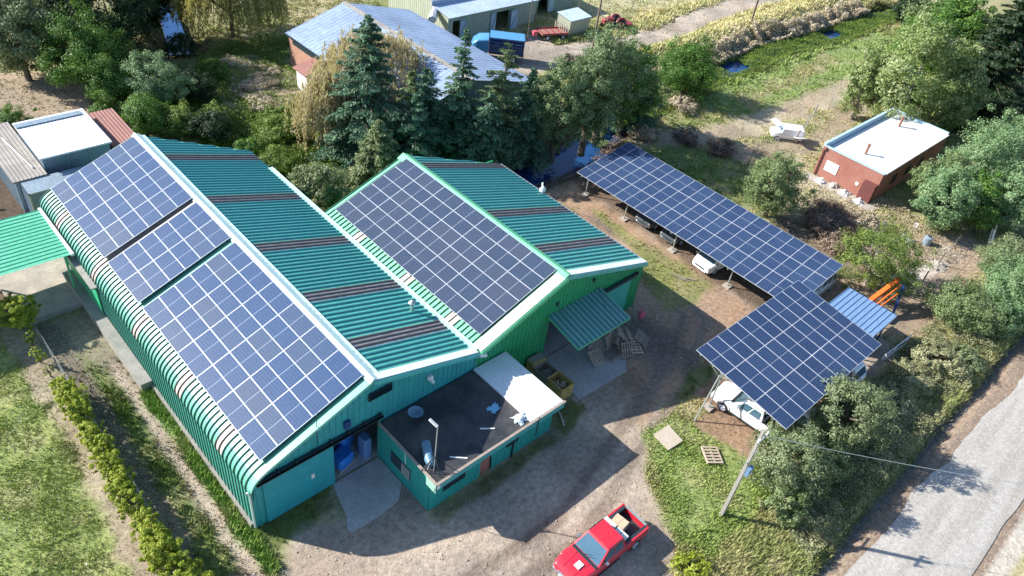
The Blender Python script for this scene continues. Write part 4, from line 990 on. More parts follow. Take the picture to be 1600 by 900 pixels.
# ------------------------------------------------------------------ barns at the top
t=thing('long_barn','long low barn with weathered blue-grey zinc gable roof behind the conifers','barn',(43.5,57,0))
mb=M()
bx0,bx1,bx2,by0,by1=35.8,42.6,51.0,46.8,67.3
def slopeY(mb,xa,za,xb,zb,y0,y1,p=.55):
    n=int((y1-y0)/p); d=(y1-y0)/n
    for k in range(n):
        y=y0+k*d; pr=[(y,0),(y+d*.7,0),(y+d*.78,.02),(y+d*.92,.02),(y+d,0)]
        for (a,ha),(b,hb) in zip(pr[:-1],pr[1:]): mb.face([(xa,a,za+ha),(xa,b,za+hb),(xb,b,zb+hb),(xb,a,zb+ha)][::-1])
slopeY(mb,bx0,3.4,bx1,5.4,by0,by1); slopeY(mb,bx1,5.4,bx2,3.35,by0,by1); mb.build('roof',MT['barnroof'],t,True)
mb=M(); mb.box(bx1-.22,by0,5.36,bx1+.22,by1,5.5); mb.build('ridge_cap',MT['greyroof'],t,True)
mb=M(); mb.box(36.1,by0+.3,0,36.3,by1-.2,3.4); mb.build('wall',MT['pinkwall'],t,True)
mb=M(); mb.box(50.5,by0+.3,0,50.7,by1-.2,3.35); mb.build('wall',MT['contain'],t,True)
for y,o in ((by0+.3,-1),(by1-.3,1)):
    mb=M(); ribwall(mb,'y',y,36.1,50.7,0,lambda s:float(np.interp(s,[bx0,bx1,bx2],[3.35,5.33,3.3])),out=o,pitch=.4)
    mb.build('gable_wall',MT['contain'],t,True)
mb=M(); mb.box(bx0-.03,by0,3.25,bx0+.05,by1,3.42); mb.box(36.02,by0+1,2.6,36.09,by1-1,3.3); mb.build('eave_board',MT['dark'],t,True)
t=thing('lean_to','tiny white lean-to with red roof against the brick side of the long barn','lean-to',(35.2,61.3,0))
mb=M(); mb.box(34.0,60.3,0,36.0,62.2,2.2); mb.build('wall',MT['white'],t,True)
mb=M(); mb.face([(33.7,60.1,2.25),(36.08,60.1,2.75),(36.08,62.4,2.75),(33.7,62.4,2.25)]); mb.face([(33.7,60.1,2.18),(33.7,62.4,2.18),(36.08,62.4,2.68),(36.08,60.1,2.68)]); mb.face([(33.7,60.1,2.18),(36.08,60.1,2.68),(36.08,60.1,2.75),(33.7,60.1,2.25)]); mb.build('roof',MT['redroof'],t,True)
t=thing('green_barn','pale green boarded barn with bright zinc roof and open pale blue doors','barn',(61,68,0),)
mb=M(); gx0,gx1,gy0,gy1=54.4,68.2,64.6,76
zb=lambda s: 0
def opn(s): return 2.3 if (55.1<s<56.1 or 61.7<s<63.7) else 0
for a,b in ((gx0,55.1),(55.1,56.1),(56.1,61.7),(61.7,63.7),(63.7,gx1)): ribwall(mb,'y',gy0,a,b,opn,3.0,pitch=.35,rh=.02)
mb.build('wall',MT['barnwall'],t,True)
mb=M(); ribwall(mb,'x',gx0,gy0,gy1,0,lambda s:float(np.interp(s,[gy0,gy0+2.6,gy0+2.7,72,79],[2.9,3.1,3.9,5.6,4])),out=-1,pitch=.4,rh=.02); ribwall(mb,'x',gx1,gy0,gy1,0,3,out=1); mb.box(gx0+.2,gy1-.4,0,gx1-.2,gy1-.3,4); mb.build('gable_wall',MT['barnside'],t,True)
mb=M()
n=34
for k in range(n):
    x=gx0-.3+k*14.4/n; p=14.4/n
    for (ya,za,yb,zb_) in ((gy0-.5,2.95,gy0+2.7,3.35),(gy0+2.7,3.8,72,5.6),(72,5.6,79.5,3.7)):
        pr=[(x,0),(x+p*.75,0),(x+p*.82,.02),(x+p*.93,.02),(x+p,0)]
        for (a,ha),(b,hb) in zip(pr[:-1],pr[1:]): mb.face([(a,ya,za+ha),(b,ya,za+hb),(b,yb,zb_+hb),(a,yb,zb_+ha)])
mb.box(gx0-.3,gy0+2.68,3.3,gx1+.3,gy0+2.74,3.8); mb.build('roof',MT['barnroof2'],t,True)
mb=M(); mb.box(gx0,gy0+.3,0,gx1,gy0+.35,2.9) if False else None
for nm,x0,x1,yo in (('door',56.15,57.0,0),('door',60.8,61.6,0),('door',63.75,64.9,-.3)):
    mb=M(); mb.box(x0,gy0-.14+yo,.05,x1,gy0-.07+yo,2.35); d=mb.build(nm,MT['doorblue'],t,True)
    mb=M(); mb.bar((x0-54.4+54.4,gy0-.16+yo,.1),(x1,gy0-.16+yo,2.2),.06,.02); mb.bar((x0,gy0-.16+yo,2.25),(x1,gy0-.16+yo,2.25),.08,.02); mb.build('door_brace',mat('brace_dark_blue',(.16,.27,.38),.6),t,True)
mb=M(); mb.tube([(54.2,gy0+2.2,3.0),(53.3,gy0+1.4,2.7),(52.9,gy0+1.0,2.5)],[.35,.5,.5],8); mb.build('roof_duct',MT['whitesheet'],t,True)
t=thing('green_barn','pale blue-green sheet building behind the small sheds, cut by the top edge','barn',(73,69,0))
mb=M(); ribwall(mb,'y',66.5,69.8,77,lambda s:2.2 if 70.6<s<72.2 else 0,2.9); ribwall(mb,'x',69.8,66.5,74,0,2.9); mb.box(69.9,73.9,0,77,74,2.9); mb.box(76.9,66.6,0,77,74,2.9); mb.build('wall',MT['barnwall'],t,True)
mb=M(); mb.box(69.6,66.2,2.95,77.2,74.2,3.05); mb.build('roof',MT['barnroof2'],t,True)
mb=M(); mb.box(72.3,66.3,.05,73.3,66.38,2.3); mb.build('door',MT['doorblue'],t,True)
t=shed('small_shed','small grey-green sheet shed with bright zinc roof standing behind the red trailer',68.8,72.2,59.1,61.3,2.0,2.25,MT['barnside'],MT['barnroof2'],.15)
t=thing('animal_pen','low slatted timber pen side attached by the small shed','pen',(68.3,60.3,0))
mb=M()
for k in range(6): mb.box(68.2,59.1+k*.36,0,68.25,59.25+k*.36,1.5)
mb.build('slats',MT['wood'],t,True)

# ------------------------------------------------------------------ red house
t=thing('red_house','small red-rendered flat-roofed house with white roof and two stub chimneys','house',(73.5,21.5,0))
hx0,hx1,hy0,hy1,hz=66.6,80.8,18.1,24.1,3.05
mb=M()
mb.box(hx0,hy0,0,hx1,hy0+.15,hz-.1); mb.box(hx0,hy1-.15,0,hx1,hy1,hz+.15); mb.box(hx0,hy0+.15,0,hx0+.15,hy1-.15,hz-.02); mb.box(hx1-.15,hy0+.15,0,hx1,hy1-.15,hz-.02)
mb.build('wall',MT['redpaint'],t,True)
mb=M(); mb.face([(hx0+.1,hy0-.12,hz-.02),(hx1-.05,hy0-.12,hz-.02),(hx1-.05,hy1-1.1,hz-.30+.25),(hx0+.1,hy1-1.1,hz-.05)]); mb.box(hx0+.1,hy0-.14,hz-.12,hx1,hy0-.12,hz); mb.face([(hx0+.1,hy1-1.1,hz-.05),(hx1-.05,hy1-1.1,hz-.05),(hx1-.05,hy1-.2,hz-.35),(hx0+.1,hy1-.2,hz-.35)])
mb.build('roof',MT['whitesheet'],t,True)
mb=M(); mb.box(hx0-.02,hy1-.18,hz-.4,hx1+.02,hy1+.06,hz+.26); mb.box(hx1-.17,hy0,hz-.3,hx1+.04,hy1,hz+.2); mb.box(hx0-.04,hy0-.05,hz-.08,hx0+.12,hy1-.2,hz+.06); mb.build('parapet_flashing',mat('pale_blue_flashing',(.45,.62,.72),.4),t,True)
for x,y in ((68.7,21.0),(77.7,21.9)):
    mb=M(); mb.tube([(x,y,hz-.3),(x,y,hz+.85)],.12,10); mb.tube([(x,y,hz+.85),(x,y,hz+.98)],.17,10); mb.build('chimney',MT['brick'],t,True)
mb=M(); mb.box(hx0-.02,22.1,.95,hx0+.02,23.2,1.8); mb.build('window',MT['wpaint'],t,True)
mb=M()
for a in ((22.02,.87,22.1,1.88),(23.2,.87,23.28,1.88),(22.1,1.8,23.2,1.88),(22.1,.87,23.2,.95)): mb.box(hx0-.05,a[0],a[1],hx0+.0,a[2],a[3])
mb.build('window_frame',MT['white'],t,True)
mb=M(); mb.tube([(hx0-.05,19.9,1.1),(hx0-.02,19.9,1.1)],.18,12); mb.build('wall_vent',MT['white'],t,True)
mb=M(); mb.tube([(hx0-.12,23.95,2.9),(hx0-.12,23.95,.1)],.07,8); mb.box(hx0-.2,23.75,2.75,hx0-.02,24.05,3.0); mb.build('downpipe',MT['brick'],t,True)
for x in (69.5,72.5,75.5): mb=M(); mb.box(x,hy0-.03,1.0,x+1.1,hy0+.02,1.9); mb.build('window',MT['glass'],t,True)
mb=M(); mb.box(66.0,18.1,0,66.6,19.3,1.9); mb.build('meter_cupboard',mat('dark_red_render',(.16,.05,.045),.8),t,True)

# ------------------------------------------------------------------ small blue shelter
t=thing('metal_shelter','small shelter with light blue standing-seam roof beside the square solar carport','shelter',(47.2,10.2,0))
mb=M(); n=10
for k in range(n):
    x=45.55; y0=8.35+k*3.65/n; p=3.65/n
    for (a,ha,b,hb) in ((y0,0,y0+p*.86,0),(y0+p*.86,0,y0+p*.90,.05),(y0+p*.90,.05,y0+p*.97,.05),(y0+p*.97,.05,y0+p,0)):
        mb.face([(45.5,a,2.5+ha),(48.9,a,2.6+ha),(48.9,b,2.6+hb),(45.5,b,2.5+hb)])
mb.box(45.5,8.3,2.38,48.9,8.34,2.60); mb.box(45.46,8.3,2.36,45.5,12.0,2.52)
mb.build('roof',MT['bluesteel'],t,True)
mb=M()
for x in (45.8,48.6):
    for y in (8.6,11.7): mb.box(x-.05,y-.05,0,x+.05,y+.05,2.4)
mb.build('frame',MT['bluedark'],t,True)
mb=M(); mb.box(46.2,8.75,0,48.4,11.4,1.1) ; mb.build('cabinet',MT['dark'],t,True)
t=thing('crane_arm','orange lattice loader arm reaching up from behind the blue-roofed shelter under the tree','loader arm',(50.6,10.6,0))
mb=M(); mb.bar((50.2,10.9,.8),(53.6,10.2,2.5),.34,.30); mb.build('boom',MT['orange'],t,True,bevel=.03)
mb=M(); mb.bar((50.3,10.4,.7),(53.3,9.9,2.2),.10,.10); mb.bar((50.3,10.2,.6),(52.8,9.7,1.7),.07,.07); 
for k in range(5): u=k/5; mb.bar((50.4+u*2.8,10.85-.5*u,1.0+u*1.3),(50.8+u*2.6,10.3-.45*u,.95+u*1.2),.05)
mb.build('lattice_bar',MT['orange'],t,True)
mb=M(); mb.box(49.7,10.2,0,50.6,11.3,.9); mb.tube([(49.9,10.0,.35),(49.9,10.2,.35)],.35,14); mb.build('chassis',MT['dark'],t,True)
mb=M(); mb.bar((51.4,8.9,.1),(55.2,10.1,1.3),.16,.16); tag(mb.build('blue_beam',MT['bluedark']),'dark blue steel beam leaning beside the orange loader arm','beam')

# ------------------------------------------------------------------ vehicles
def rring(x,w,z0,z1,r=.12,n=4,tum=0):
    """rounded body section at station x"""
    P=[]
    for sy,sz,a0 in ((1,-1,-90),(1,1,0),(-1,1,90),(-1,-1,180)):
        rr=min(r,(z1-z0)/2*.95) if sz>0 else min(.05,r)
        ww=w-(tum if sz>0 else 0)
        cy=sy*(ww-rr); cz=(z1-rr) if sz>0 else (z0+rr)
        for k in range(n+1):
            a=R_(a0+90*k/n); P.append((x,cy+rr*math.cos(a),cz+rr*math.sin(a)))
    return P
def wheel(t,x,y,r=.37,w=.24,rimm='alu'):
    wt_=M(); wt_.tube([(x,y-w/2,r),(x,y-w/2+.03,r),(x,y+w/2-.03,r),(x,y+w/2,r)],[r*.9,r,r,r*.9],22)
    o=wt_.build('wheel',MT['black'],t,smooth=40)
    s=1 if y>0 else -1; rm=M(); c=(x,y+s*(w/2+.004),r)
    for k in range(5):
        a=2*math.pi*k/5; rm.bar((x,c[1],r),(x+math.cos(a)*r*.58,c[1],r+math.sin(a)*r*.58),.03,.08,up=(0,1,0))
    rm.tube([(x,c[1]-s*.02,r),(x,c[1],r)],[r*.62,r*.60],18); rm.build('rim',MT[rimm],o,smooth=40)
def quad_on(mb,a,b,c,d,u0,u1,v0,v1,off):
    """inset quad on bilinear face a(bottom-left) b(bottom-right) c(top-right) d(top-left)"""
    a,b,c,d=map(Vector,(a,b,c,d)); n=(b-a).cross(d-a).normalized()*off
    P=lambda u,v:(a*(1-u)+b*u)*(1-v)+(d*(1-u)+c*u)*v+n
    mb.face([P(u0,v0),P(u1,v0),P(u1,v1),P(u0,v1)])
def cab(t,xf,xr,tf,tr,wb_,wt_,zb,zt,paint,pillars=(.48,),tag_='cab_roof'):
    """tapered greenhouse: front xf..rear xr at belt, tf..tr at roof"""
    b=[(xf,wb_,zb),(xf,-wb_,zb),(xr,-wb_,zb),(xr,wb_,zb)]; T=[(tf,wt_,zt),(tf,-wt_,zt),(tr,-wt_,zt),(tr,wt_,zt)]
    rings=[]
    for u,ins,dz in ((0,0,0),(.90,0,0),(.97,.02,0),(1,.06,.012)):
        ring=[]
        for p,q in zip(b,T):
            v=Vector(p).lerp(Vector(q),u); v.z+=dz; cx=(tf+tr)/2; v.x+=(cx-v.x)*ins; v.y*=(1-ins); ring.append(v)
        rings.append(ring)
    mb=M(); mb.loft([r[::-1] for r in rings]); mb.build(tag_,paint,t,bevel=.03)
    g=M(); quad_on(g,b[0],b[1],T[1],T[0],.05,.95,.06,.90,-.012)
    me=g.build('windscreen',MT['carglass'],t)
    g=M(); quad_on(g,b[2],b[3],T[3],T[2],.10,.90,.15,.85,-.012); g.build('rear_window',MT['carglass'],t)
    for (p,q,r_,s) in ((b[1],b[2],T[2],T[1]),(b[3],b[0],T[0],T[3])):
        cuts=[.07]+[c for c in pillars]+[.93] if p is b[1] else [.07]+[1-c for c in reversed(pillars)]+[.93]
        for k in range(len(cuts)-1):
            g=M(); quad_on(g,p,q,r_,s,cuts[k]+.025,cuts[k+1]-.025,.12,.84,-.012); g.build('side_window',MT['carglass'],t)
def fixnormals(o): pass
def lights(t,x,y,z,rear=-2.6,yr=.78,zr=.95,hx=.25):
    for s in (-1,1):
        mb=M(); mb.loft([rring(x-hx,.13,z-.08,z+.09,.05,2),rring(x,.10,z-.07,z+.03,.05,2)]); mb.v=[(a,b+s*y,c) for a,b,c in mb.v]; mb.build('headlight',MT['lamp'],t,smooth=50)
        mb=M(); mb.box(rear-.02,s*yr-.06,zr-.3,rear+.03,s*yr+.06,zr); mb.build('tail_light',MT['tail'],t)
        mb=M(); mb.loft([rring(-.08,.10,-.07,.09,.04,2),rring(.06,.08,-.05,.06,.04,2)]); 
        mb.v=[(a+MIR[0],b+s*MIR[1],c+MIR[2]) for a,b,c in mb.v]; mb.build('wing_mirror',MT['chrome'],t,smooth=50)
MIR=(.72,.97,1.16)
def pickup(name,label,paint,x,y,rot,mirror='chrome',group=None,zoff=0):
    t=thing(name,label,'pickup truck',(x,y,zoff),rot,group)
    mb=M(); st=[(2.62,.62,.48,.74,.12),(2.56,.78,.40,.86,.16),(2.35,.87,.38,.96,.18),(1.9,.90,.40,1.02,.18),(1.25,.91,.42,1.07,.14),(.9,.915,.42,1.10,.08),(-.80,.915,.42,1.10,.06)]
    mb.loft([rring(*s) for s in st][::-1]); mb.build('body',paint,t,smooth=35)
    mb=M(); 
    mb.box(-2.62,.80,.48,-.80,.915,1.08); mb.box(-2.62,-.915,.48,-.80,-.80,1.08); mb.box(-2.62,-.80,.48,-2.54,.80,1.06); mb.box(-.86,-.80,.48,-.80,.80,1.08); mb.build('bed',paint,t,bevel=.025)
    mb=M(); mb.box(-2.54,-.80,.50,-.86,.80,.60); mb.box(-2.54,.66,.60,-.9,.80,1.07);mb.box(-2.54,-.80,.60,-.9,-.66,1.07); mb.build('bed_liner',MT['dark'],t)
    mb=M(); mb.box(-2.66,-.70,1.04,-2.53,.70,1.085); mb.build('tailgate_cap',MT['galv'],t)
    cab(t,1.18,-.86,.42,-.70,.87,.70,1.06,1.72,paint,(.50,))
    for a in (1.62,-1.70):
        for s in (-1,1):
            wheel(t,a,s*.82)
            mb=M(); pts=[(a+.47*math.cos(R_(d)),s*.925,.40+.47*math.sin(R_(d))) for d in range(0,181,20)]; mb.tube(pts,.035,6); mb.build('wheel_arch',paint,t,smooth=60)
    mb=M(); mb.loft([rring(2.66,.70,.40,.62,.08),rring(2.5,.90,.38,.64,.10)][::-1]); mb.build('bumper',MT['chrome'] if mirror=='chrome' else paint,t,smooth=40)
    mb=M(); mb.box(-2.78,-.80,.42,-2.63,.80,.60); mb.build('bumper',MT['chrome'],t,bevel=.02)
    mb=M(); mb.box(2.58,-.40,.62,2.64,.40,.78); mb.build('grille',MT['chrome'] if mirror=='chrome' else MT['dark'],t,bevel=.01)
    for s in (-1,1):
        mb=M(); mb.box(-.15,s*.918-.012,.92,.0,s*.918+.012,.96); mb.box(.75,s*.918-.012,.92,.9,s*.918+.012,.96); mb.build('door_handle',MT['chrome'],t)
        mb=M(); mb.box(.14,s*.917-.003,.5,.155,s*.917+.003,1.08); mb.build('door_seam',MT['dark'],t)
    mb=M(); mb.box(1.16,-.80,1.085,1.34,.80,1.10); mb.build('cowl',MT['dark'],t)
    mb=M(); mb.box(2.655,-.28,.47,2.69,.28,.60); mb.build('number_plate',MT['white'],t)
    for s in (-1,1):
        mb=M(); mb.bar((1.36,s*.42,1.075),(2.35,s*.34,.975),.035,.02); mb.build('bonnet_crease',paint,t)
        mb=M(); mb.bar((1.20,s*.1-.05,1.10),(.98,s*.1+.38,1.24),.02,.02); mb.build('wiper',MT['black'],t)
        mb=M(); mb.bar((.40,s*.705,1.735),(-.66,s*.705,1.735),.03,.02); mb.build('roof_rail',MT['dark'],t)
        mb=M(); mb.box(-.5,s*.93-.03,.36,1.1,s*.93+.03,.42); mb.build('side_step',MT['dark'],t)
    lights(t,2.52,.66,.83); return t
rp=pickup('parked_pickup','red double-cab pickup truck parked on the sunny gravel yard with boxes in its bed',MT['red'],20.35,9.85,math.pi-.02)
mb=M(); mb.box(1.55,-.22,1.075,1.95,.10,1.09) ; o=mb.build('roof_sticker',MT['white'],rp); o.name='bonnet_paper'; o.rotation_euler=(0,R_(3.5),0); o.location=(.0,.2,-.015+.13)
def cargo(x,y,z,sx,sy,sz,rot,m,label,name):
    t=thing(name,label,'box',(x,y,z),rot,'boxes in the red pickup bed'); mb=M(); mb.box(-sx/2,-sy/2,0,sx/2,sy/2,sz); mb.build('carton',m,t,bevel=.01)
    mb=M(); mb.box(-sx/2-.002,-.03,sz-.01,sx/2+.002,.03,sz+.004); mb.build('tape',MT['wood2'],t)
cargo(21.95,10.05,.60,.55,.75,.62,.1,MT['card'],'tan cardboard box standing in the red pickup bed','cardboard_box')
cargo(21.45,10.35,.60,.38,.7,.58,.0,MT['white'],'white box pressed against the cab of the red pickup, far side','white_box')
cargo(21.45,9.55,.60,.36,.7,.60,.0,MT['white'],'white box behind the cab of the red pickup on its near side','white_box')
pickup('parked_pickup','white pickup truck parked under the square solar carport, nose to the warehouses',MT['wpaint'],34.75,10.1,math.pi/2+.06,'p')
def car(name,label,paint,x,y,rot,L=4.5,W=.88,H=1.62,hood=1.1,van=False,group=None):
    t=thing(name,label,'car',(x,y,0),rot,group); h=L/2
    mb=M(); st=[(h,.60*W,.42,.66,.10),(h-.08,.86*W,.34,.80,.16),(h-.35,.96*W,.32,.90,.18),(h-hood,W,.32,1.0,.12),(-h+.6,W,.32,1.02,.10),(-h+.15,.95*W,.34,.98,.12),(-h,.82*W,.40,.85,.12)]
    mb.loft([rring(*s) for s in st][::-1]); mb.build('body',paint,t,smooth=35)
    cab(t,h-hood+.05,-h+.12,h-hood-.75,-h+.45,W*.96,W*.78,.97,H,paint,(.36,.68))
    for a in (h-.85,-h+.85):
        for s in (-1,1): wheel(t,a,s*(W-.10),.33,.2)
    mb=M(); mb.box(h-.03,-.45,.52,h+.02,.45,.64); mb.build('grille',MT['dark'],t)
    mb=M(); mb.box(h-.06,-.7*W,.36,h+.05,.7*W,.46); mb.build('bumper',paint,t,bevel=.02)
    global MIR
    MIR=(h-hood-.1,W+.08,1.06); lights(t,h-.06,.70*W,.74,-h-.0,.70*W,.9,.22); MIR=(.72,1.0,1.16)
    return t
car('parked_car','dark silver SUV under the long solar carport, farthest of the noses showing',MT['silver'],47.2,27.6,math.pi,4.6)
car('parked_car','dark silver SUV under the long solar carport, beside the white van',MT['silver'],47.2,25.0,math.pi,4.6)
car('parked_van','white rounded van under the long solar carport with its end sticking out',MT['wpaint'],46.5,21.0,math.pi-.08,4.7,.9,1.85,.55)
car('parked_car','white car whose tail sticks out at the far right end of the long solar carport',MT['wpaint'],49.9,14.6,math.pi,4.2)
car('parked_car','white hatchback under the square solar carport, tail out beside the olive shrubs',MT['wpaint'],36.9,9.0,math.pi/2,4.1)
car('parked_car','white car at the right end of the square solar carport, tail catching the sun',MT['wpaint'],43.0,9.3,math.pi/2,4.3)
# old van with opened lid in the meadow
t=thing('scrap_van','white scrapped van shell with open doors and lid in the meadow','van',(71.0,30.3,0),2.3)
mb=M(); mb.loft([rring(*s) for s in [(1.9,.7,.45,.8,.1),(1.7,.85,.4,1.0,.15),(.8,.88,.4,1.15,.1),(.7,.88,.4,1.7,.15),(-1.8,.88,.4,1.72,.15),(-1.9,.8,.4,1.6,.15)]][::-1]); mb.build('body',MT['wpaint'],t,smooth=35)
mb=M(); mb.bar((.7,-.9,1.2),(1.5,-2.0,1.5),1.1,.06,up=(0,0,1)); mb.build('open_lid',MT['wpaint'],t)
mb=M(); mb.bar((-1.2,.95,.9),(-1.4,2.1,1.3),1.2,.06); mb.build('open_door',MT['wpaint'],t)
mb=M(); mb.face([(.84,-.7,1.15),(.84,.7,1.15),(.72,.65,1.6),(.72,-.65,1.6)]); mb.build('windscreen',MT['carglass'],t)
for a in (1.2,-1.2):
    for s in (-1,1): wheel(t,a,s*.78,.32,.2)
t.scale=(.82,.82,.82); t.location=(70.4,29.6,0)
# cattle truck
t=thing('cattle_truck','blue truck with a slatted rear body parked in shade beside the long barn','truck',(56.6,58.6,0),-.75+math.pi)
mb=M(); mb.loft([rring(*s) for s in [(2.9,.85,.6,1.4,.2),(2.7,1.0,.55,1.9,.25),(2.1,1.05,.55,2.35,.25),(1.0,1.05,.55,2.45,.2)]][::-1]); mb.build('cab',MT['skyblue'],t,smooth=40)
mb=M(); mb.face([(2.78,-.8,1.5),(2.78,.8,1.5),(2.3,.75,2.15),(2.3,-.75,2.15)]); mb.build('windscreen',MT['carglass'],t)
mb=M(); mb.box(-2.9,-1.1,.9,.9,1.1,1.0); mb.build('chassis',MT['dark'],t)
mb=M()
for s in (-1,1):
    for z in (1.15,1.5,1.85,2.2,2.5): mb.box(-2.9,s*1.08-.03,z,.9,s*1.08+.03,z+.16)
    for x in (-2.85,-1.6,-.4,.8): mb.box(x-.05,s*1.12-.04,1.0,x+.05,s*1.12+.04,2.7)
for z in (1.15,1.5,1.85,2.2,2.5): mb.box(-2.93,-1.05,z,-2.87,1.05,z+.16)
mb.build('side_slats',MT['bluedark'],t)
mb=M(); mb.box(-2.9,-1.05,2.66,.9,1.05,2.72); mb.build('roof',MT['skyblue'],t)
mb=M(); mb.box(-2.96,-1.0,.8,-2.9,1.0,1.05); mb.build('bumper',MT['tail'],t)
for a in (1.9,-1.8):
    for s in (-1,1): wheel(t,a,s*.95,.45,.28)
# trailer
t=thing('farm_trailer','rusty red flat farm trailer on two wheels in front of the small grey shed','trailer',(66.9,60.1,0),-.35)
mb=M(); mb.box(-1.7,-.95,.62,1.7,.95,.72); mb.build('bed',MT['rust'],t)
mb=M()
for k in range(5): mb.box(-1.6+k*.8,-.95,.73,-1.52+k*.8,.95,.80)
for s in (-1,1): mb.box(-1.7,s*.95-.03,.72,1.7,s*.95+.03,.86)
mb.bar((-1.7,0,.6),(-2.8,0,.45),.1); mb.build('frame',MT['maroon'],t)
mb=M(); mb.loft([rring(-2.6,.28,.35,.85,.1),rring(-2.1,.3,.35,.9,.1)]); mb.build('tool_box',MT['pinkf'],t)
for a in (-1.0,1.0):
    for s in (-1,1): wheel(t,a,s*.9,.33,.2)
# tractor
t=thing('farm_tractor','dark red farm tractor with a rear implement on the grass beside the dirt road','tractor',(76.4,58.6,0),2.9)
mb=M(); mb.loft([rring(*s) for s in [(1.7,.28,.75,1.25,.1),(1.6,.33,.7,1.35,.1),(.3,.36,.7,1.45,.1)]][::-1]); mb.build('bonnet',MT['maroon'],t,smooth=40)
mb=M(); mb.box(-.9,-.3,.5,1.4,.3,.75); mb.tube([(1.0,.15,1.35),(1.0,.15,2.0)],.04,8); mb.tube([(.2,0,1.3),(-.1,0,1.6)],.03,6); mb.build('chassis',MT['dark'],t)
for s in (-1,1):
    mb=M(); mb.tube([(-.6+.72*math.cos(R_(d)),s*.68,.72+.72*math.sin(R_(d))) for d in range(20,161,20)],.16,6); mb.build('mudguard',MT['maroon'],t)
    wheel(t,-.6,s*.70,.66,.34,'maroon'); wheel(t,1.3,s*.58,.36,.2,'maroon')
mb=M(); mb.box(-.75,-.25,1.1,-.35,.25,1.18); mb.box(-.8,-.25,1.1,-.74,.25,1.5); mb.build('seat',MT['black'],t)
mb=M(); mb.box(-2.6,-.7,.5,-1.4,.7,.62); mb.bar((-1.4,0,.6),(-.9,0,.7),.1); mb.build('implement',MT['maroon'],t)

# ------------------------------------------------------------------ pallets, boxes, posts, debris
def pallet(label,x,y,z,rx,ry,rz,m='wood',group=None):
    t=bpy.data.objects.new('wood_pallet',None); col.objects.link(t); tag(t,label,'pallet',group); t.location=(x,y,z); t.rotation_euler=(rx,ry,rz); pallet_parts(t,MT[m]); return t
G='pallets heaped at the awning'
pallet('weathered pallet leaning against the awning corner, uppermost of the heap',32.6,19.3,.55,R_(62),0,.5,'wood',G)
pallet('pale pallet tilted on edge at the right end of the heap by the awning',33.6,19.2,.50,R_(55),.1,.9,'wood2',G)
pallet('grey pallet lying farthest right in the heap by the awning',34.4,18.8,.28,R_(28),.15,.4,'wood',G)
pallet('brown pallet propped under the awning edge, leftmost of the heap',31.0,19.9,.45,R_(48),-.1,.1,'wood',G)
pallet('brown pallet flat at the bottom of the heap under the awning edge',31.7,19.2,.05,0,0,.2,'wood',G)
pallet('grey pallet half standing in the front of the heap by the awning',32.7,18.6,.42,R_(50),.2,-.2,'wood',G)
pallet('pale pallet standing nearly upright behind the heap by the awning',32.2,19.9,.62,R_(74),0,.35,'wood2',G)
pallet('pale pallet resting across the top of the heap by the awning',33.1,19.5,.75,R_(35),.3,.7,'wood2',G)
pallet('weathered pallet wedged low between the others by the awning',33.4,18.6,.3,R_(18),-.3,1.2,'wood2',G)
pallet('brown pallet sticking out of the left end of the heap under the awning',30.5,19.4,.3,R_(30),.2,.0,'wood2',G)
pallet('pale slatted pallet lying alone in the green grass right of the yard',30.3,9.9,.10,R_(4),0,.95,'wood2')
def crate(name,label,x,y,z,sx,sy,sz,m,fill=None,rot=0,group=None):
    t=thing(name,label,'crate',(x,y,z),rot,group); mb=M(); k=.04
    mb.box(-sx/2,-sy/2,0,sx/2,-sy/2+k,sz); mb.box(-sx/2,sy/2-k,0,sx/2,sy/2,sz); mb.box(-sx/2,-sy/2+k,0,-sx/2+k,sy/2-k,sz); mb.box(sx/2-k,-sy/2+k,0,sx/2,sy/2-k,sz); mb.box(-sx/2+k,-sy/2+k,.02,sx/2-k,sy/2-k,.08); mb.build('side_panel',MT[m],t)
    if fill:
        P=M(); rr=random.Random(int(x*10))
        for q in range(14): P.bar((rr.uniform(-sx*.35,sx*.35),rr.uniform(-sy*.35,sy*.35),sz*.45),(rr.uniform(-sx*.35,sx*.35),rr.uniform(-sy*.35,sy*.35),sz*.8),.08,.05)
        P.build('contents',MT[fill],t)
crate('wooden_crate','open yellow plywood crate of scraps at the office corner, nearest the office roof edge',26.55,18.9,0,1.05,1.3,1.1,'ply','wood2',group='yellow crates beside the office')
crate('wooden_crate','dark-filled plywood crate in the middle of the row beside the office',26.6,20.2,0,1.05,1.15,.95,'wood','wood',group='yellow crates beside the office')
t=thing('wooden_crate','closed plywood crate with a mustard stain, against the green warehouse wall','crate',(26.6,21.0,0),0,'yellow crates beside the office')
mb=M(); mb.box(-.55,-.2,0,.55,.4,1.15); mb.build('side_panel',MT['ply'],t); mb=M(); mb.box(-.5,-.15,1.15,.5,.35,1.18); mb.build('lid',MT['wood'],t)
mb=M(); mb.tube([(35.9,20.2,.35),(36.2,20.3,.5),(36.4,20.4,.35)],[.12,.28,.1],8); tag(mb.build('pink_bucket',MT['pinkf'],smooth=60),'pink plastic bucket in the shade beside the green warehouse corner','bucket')
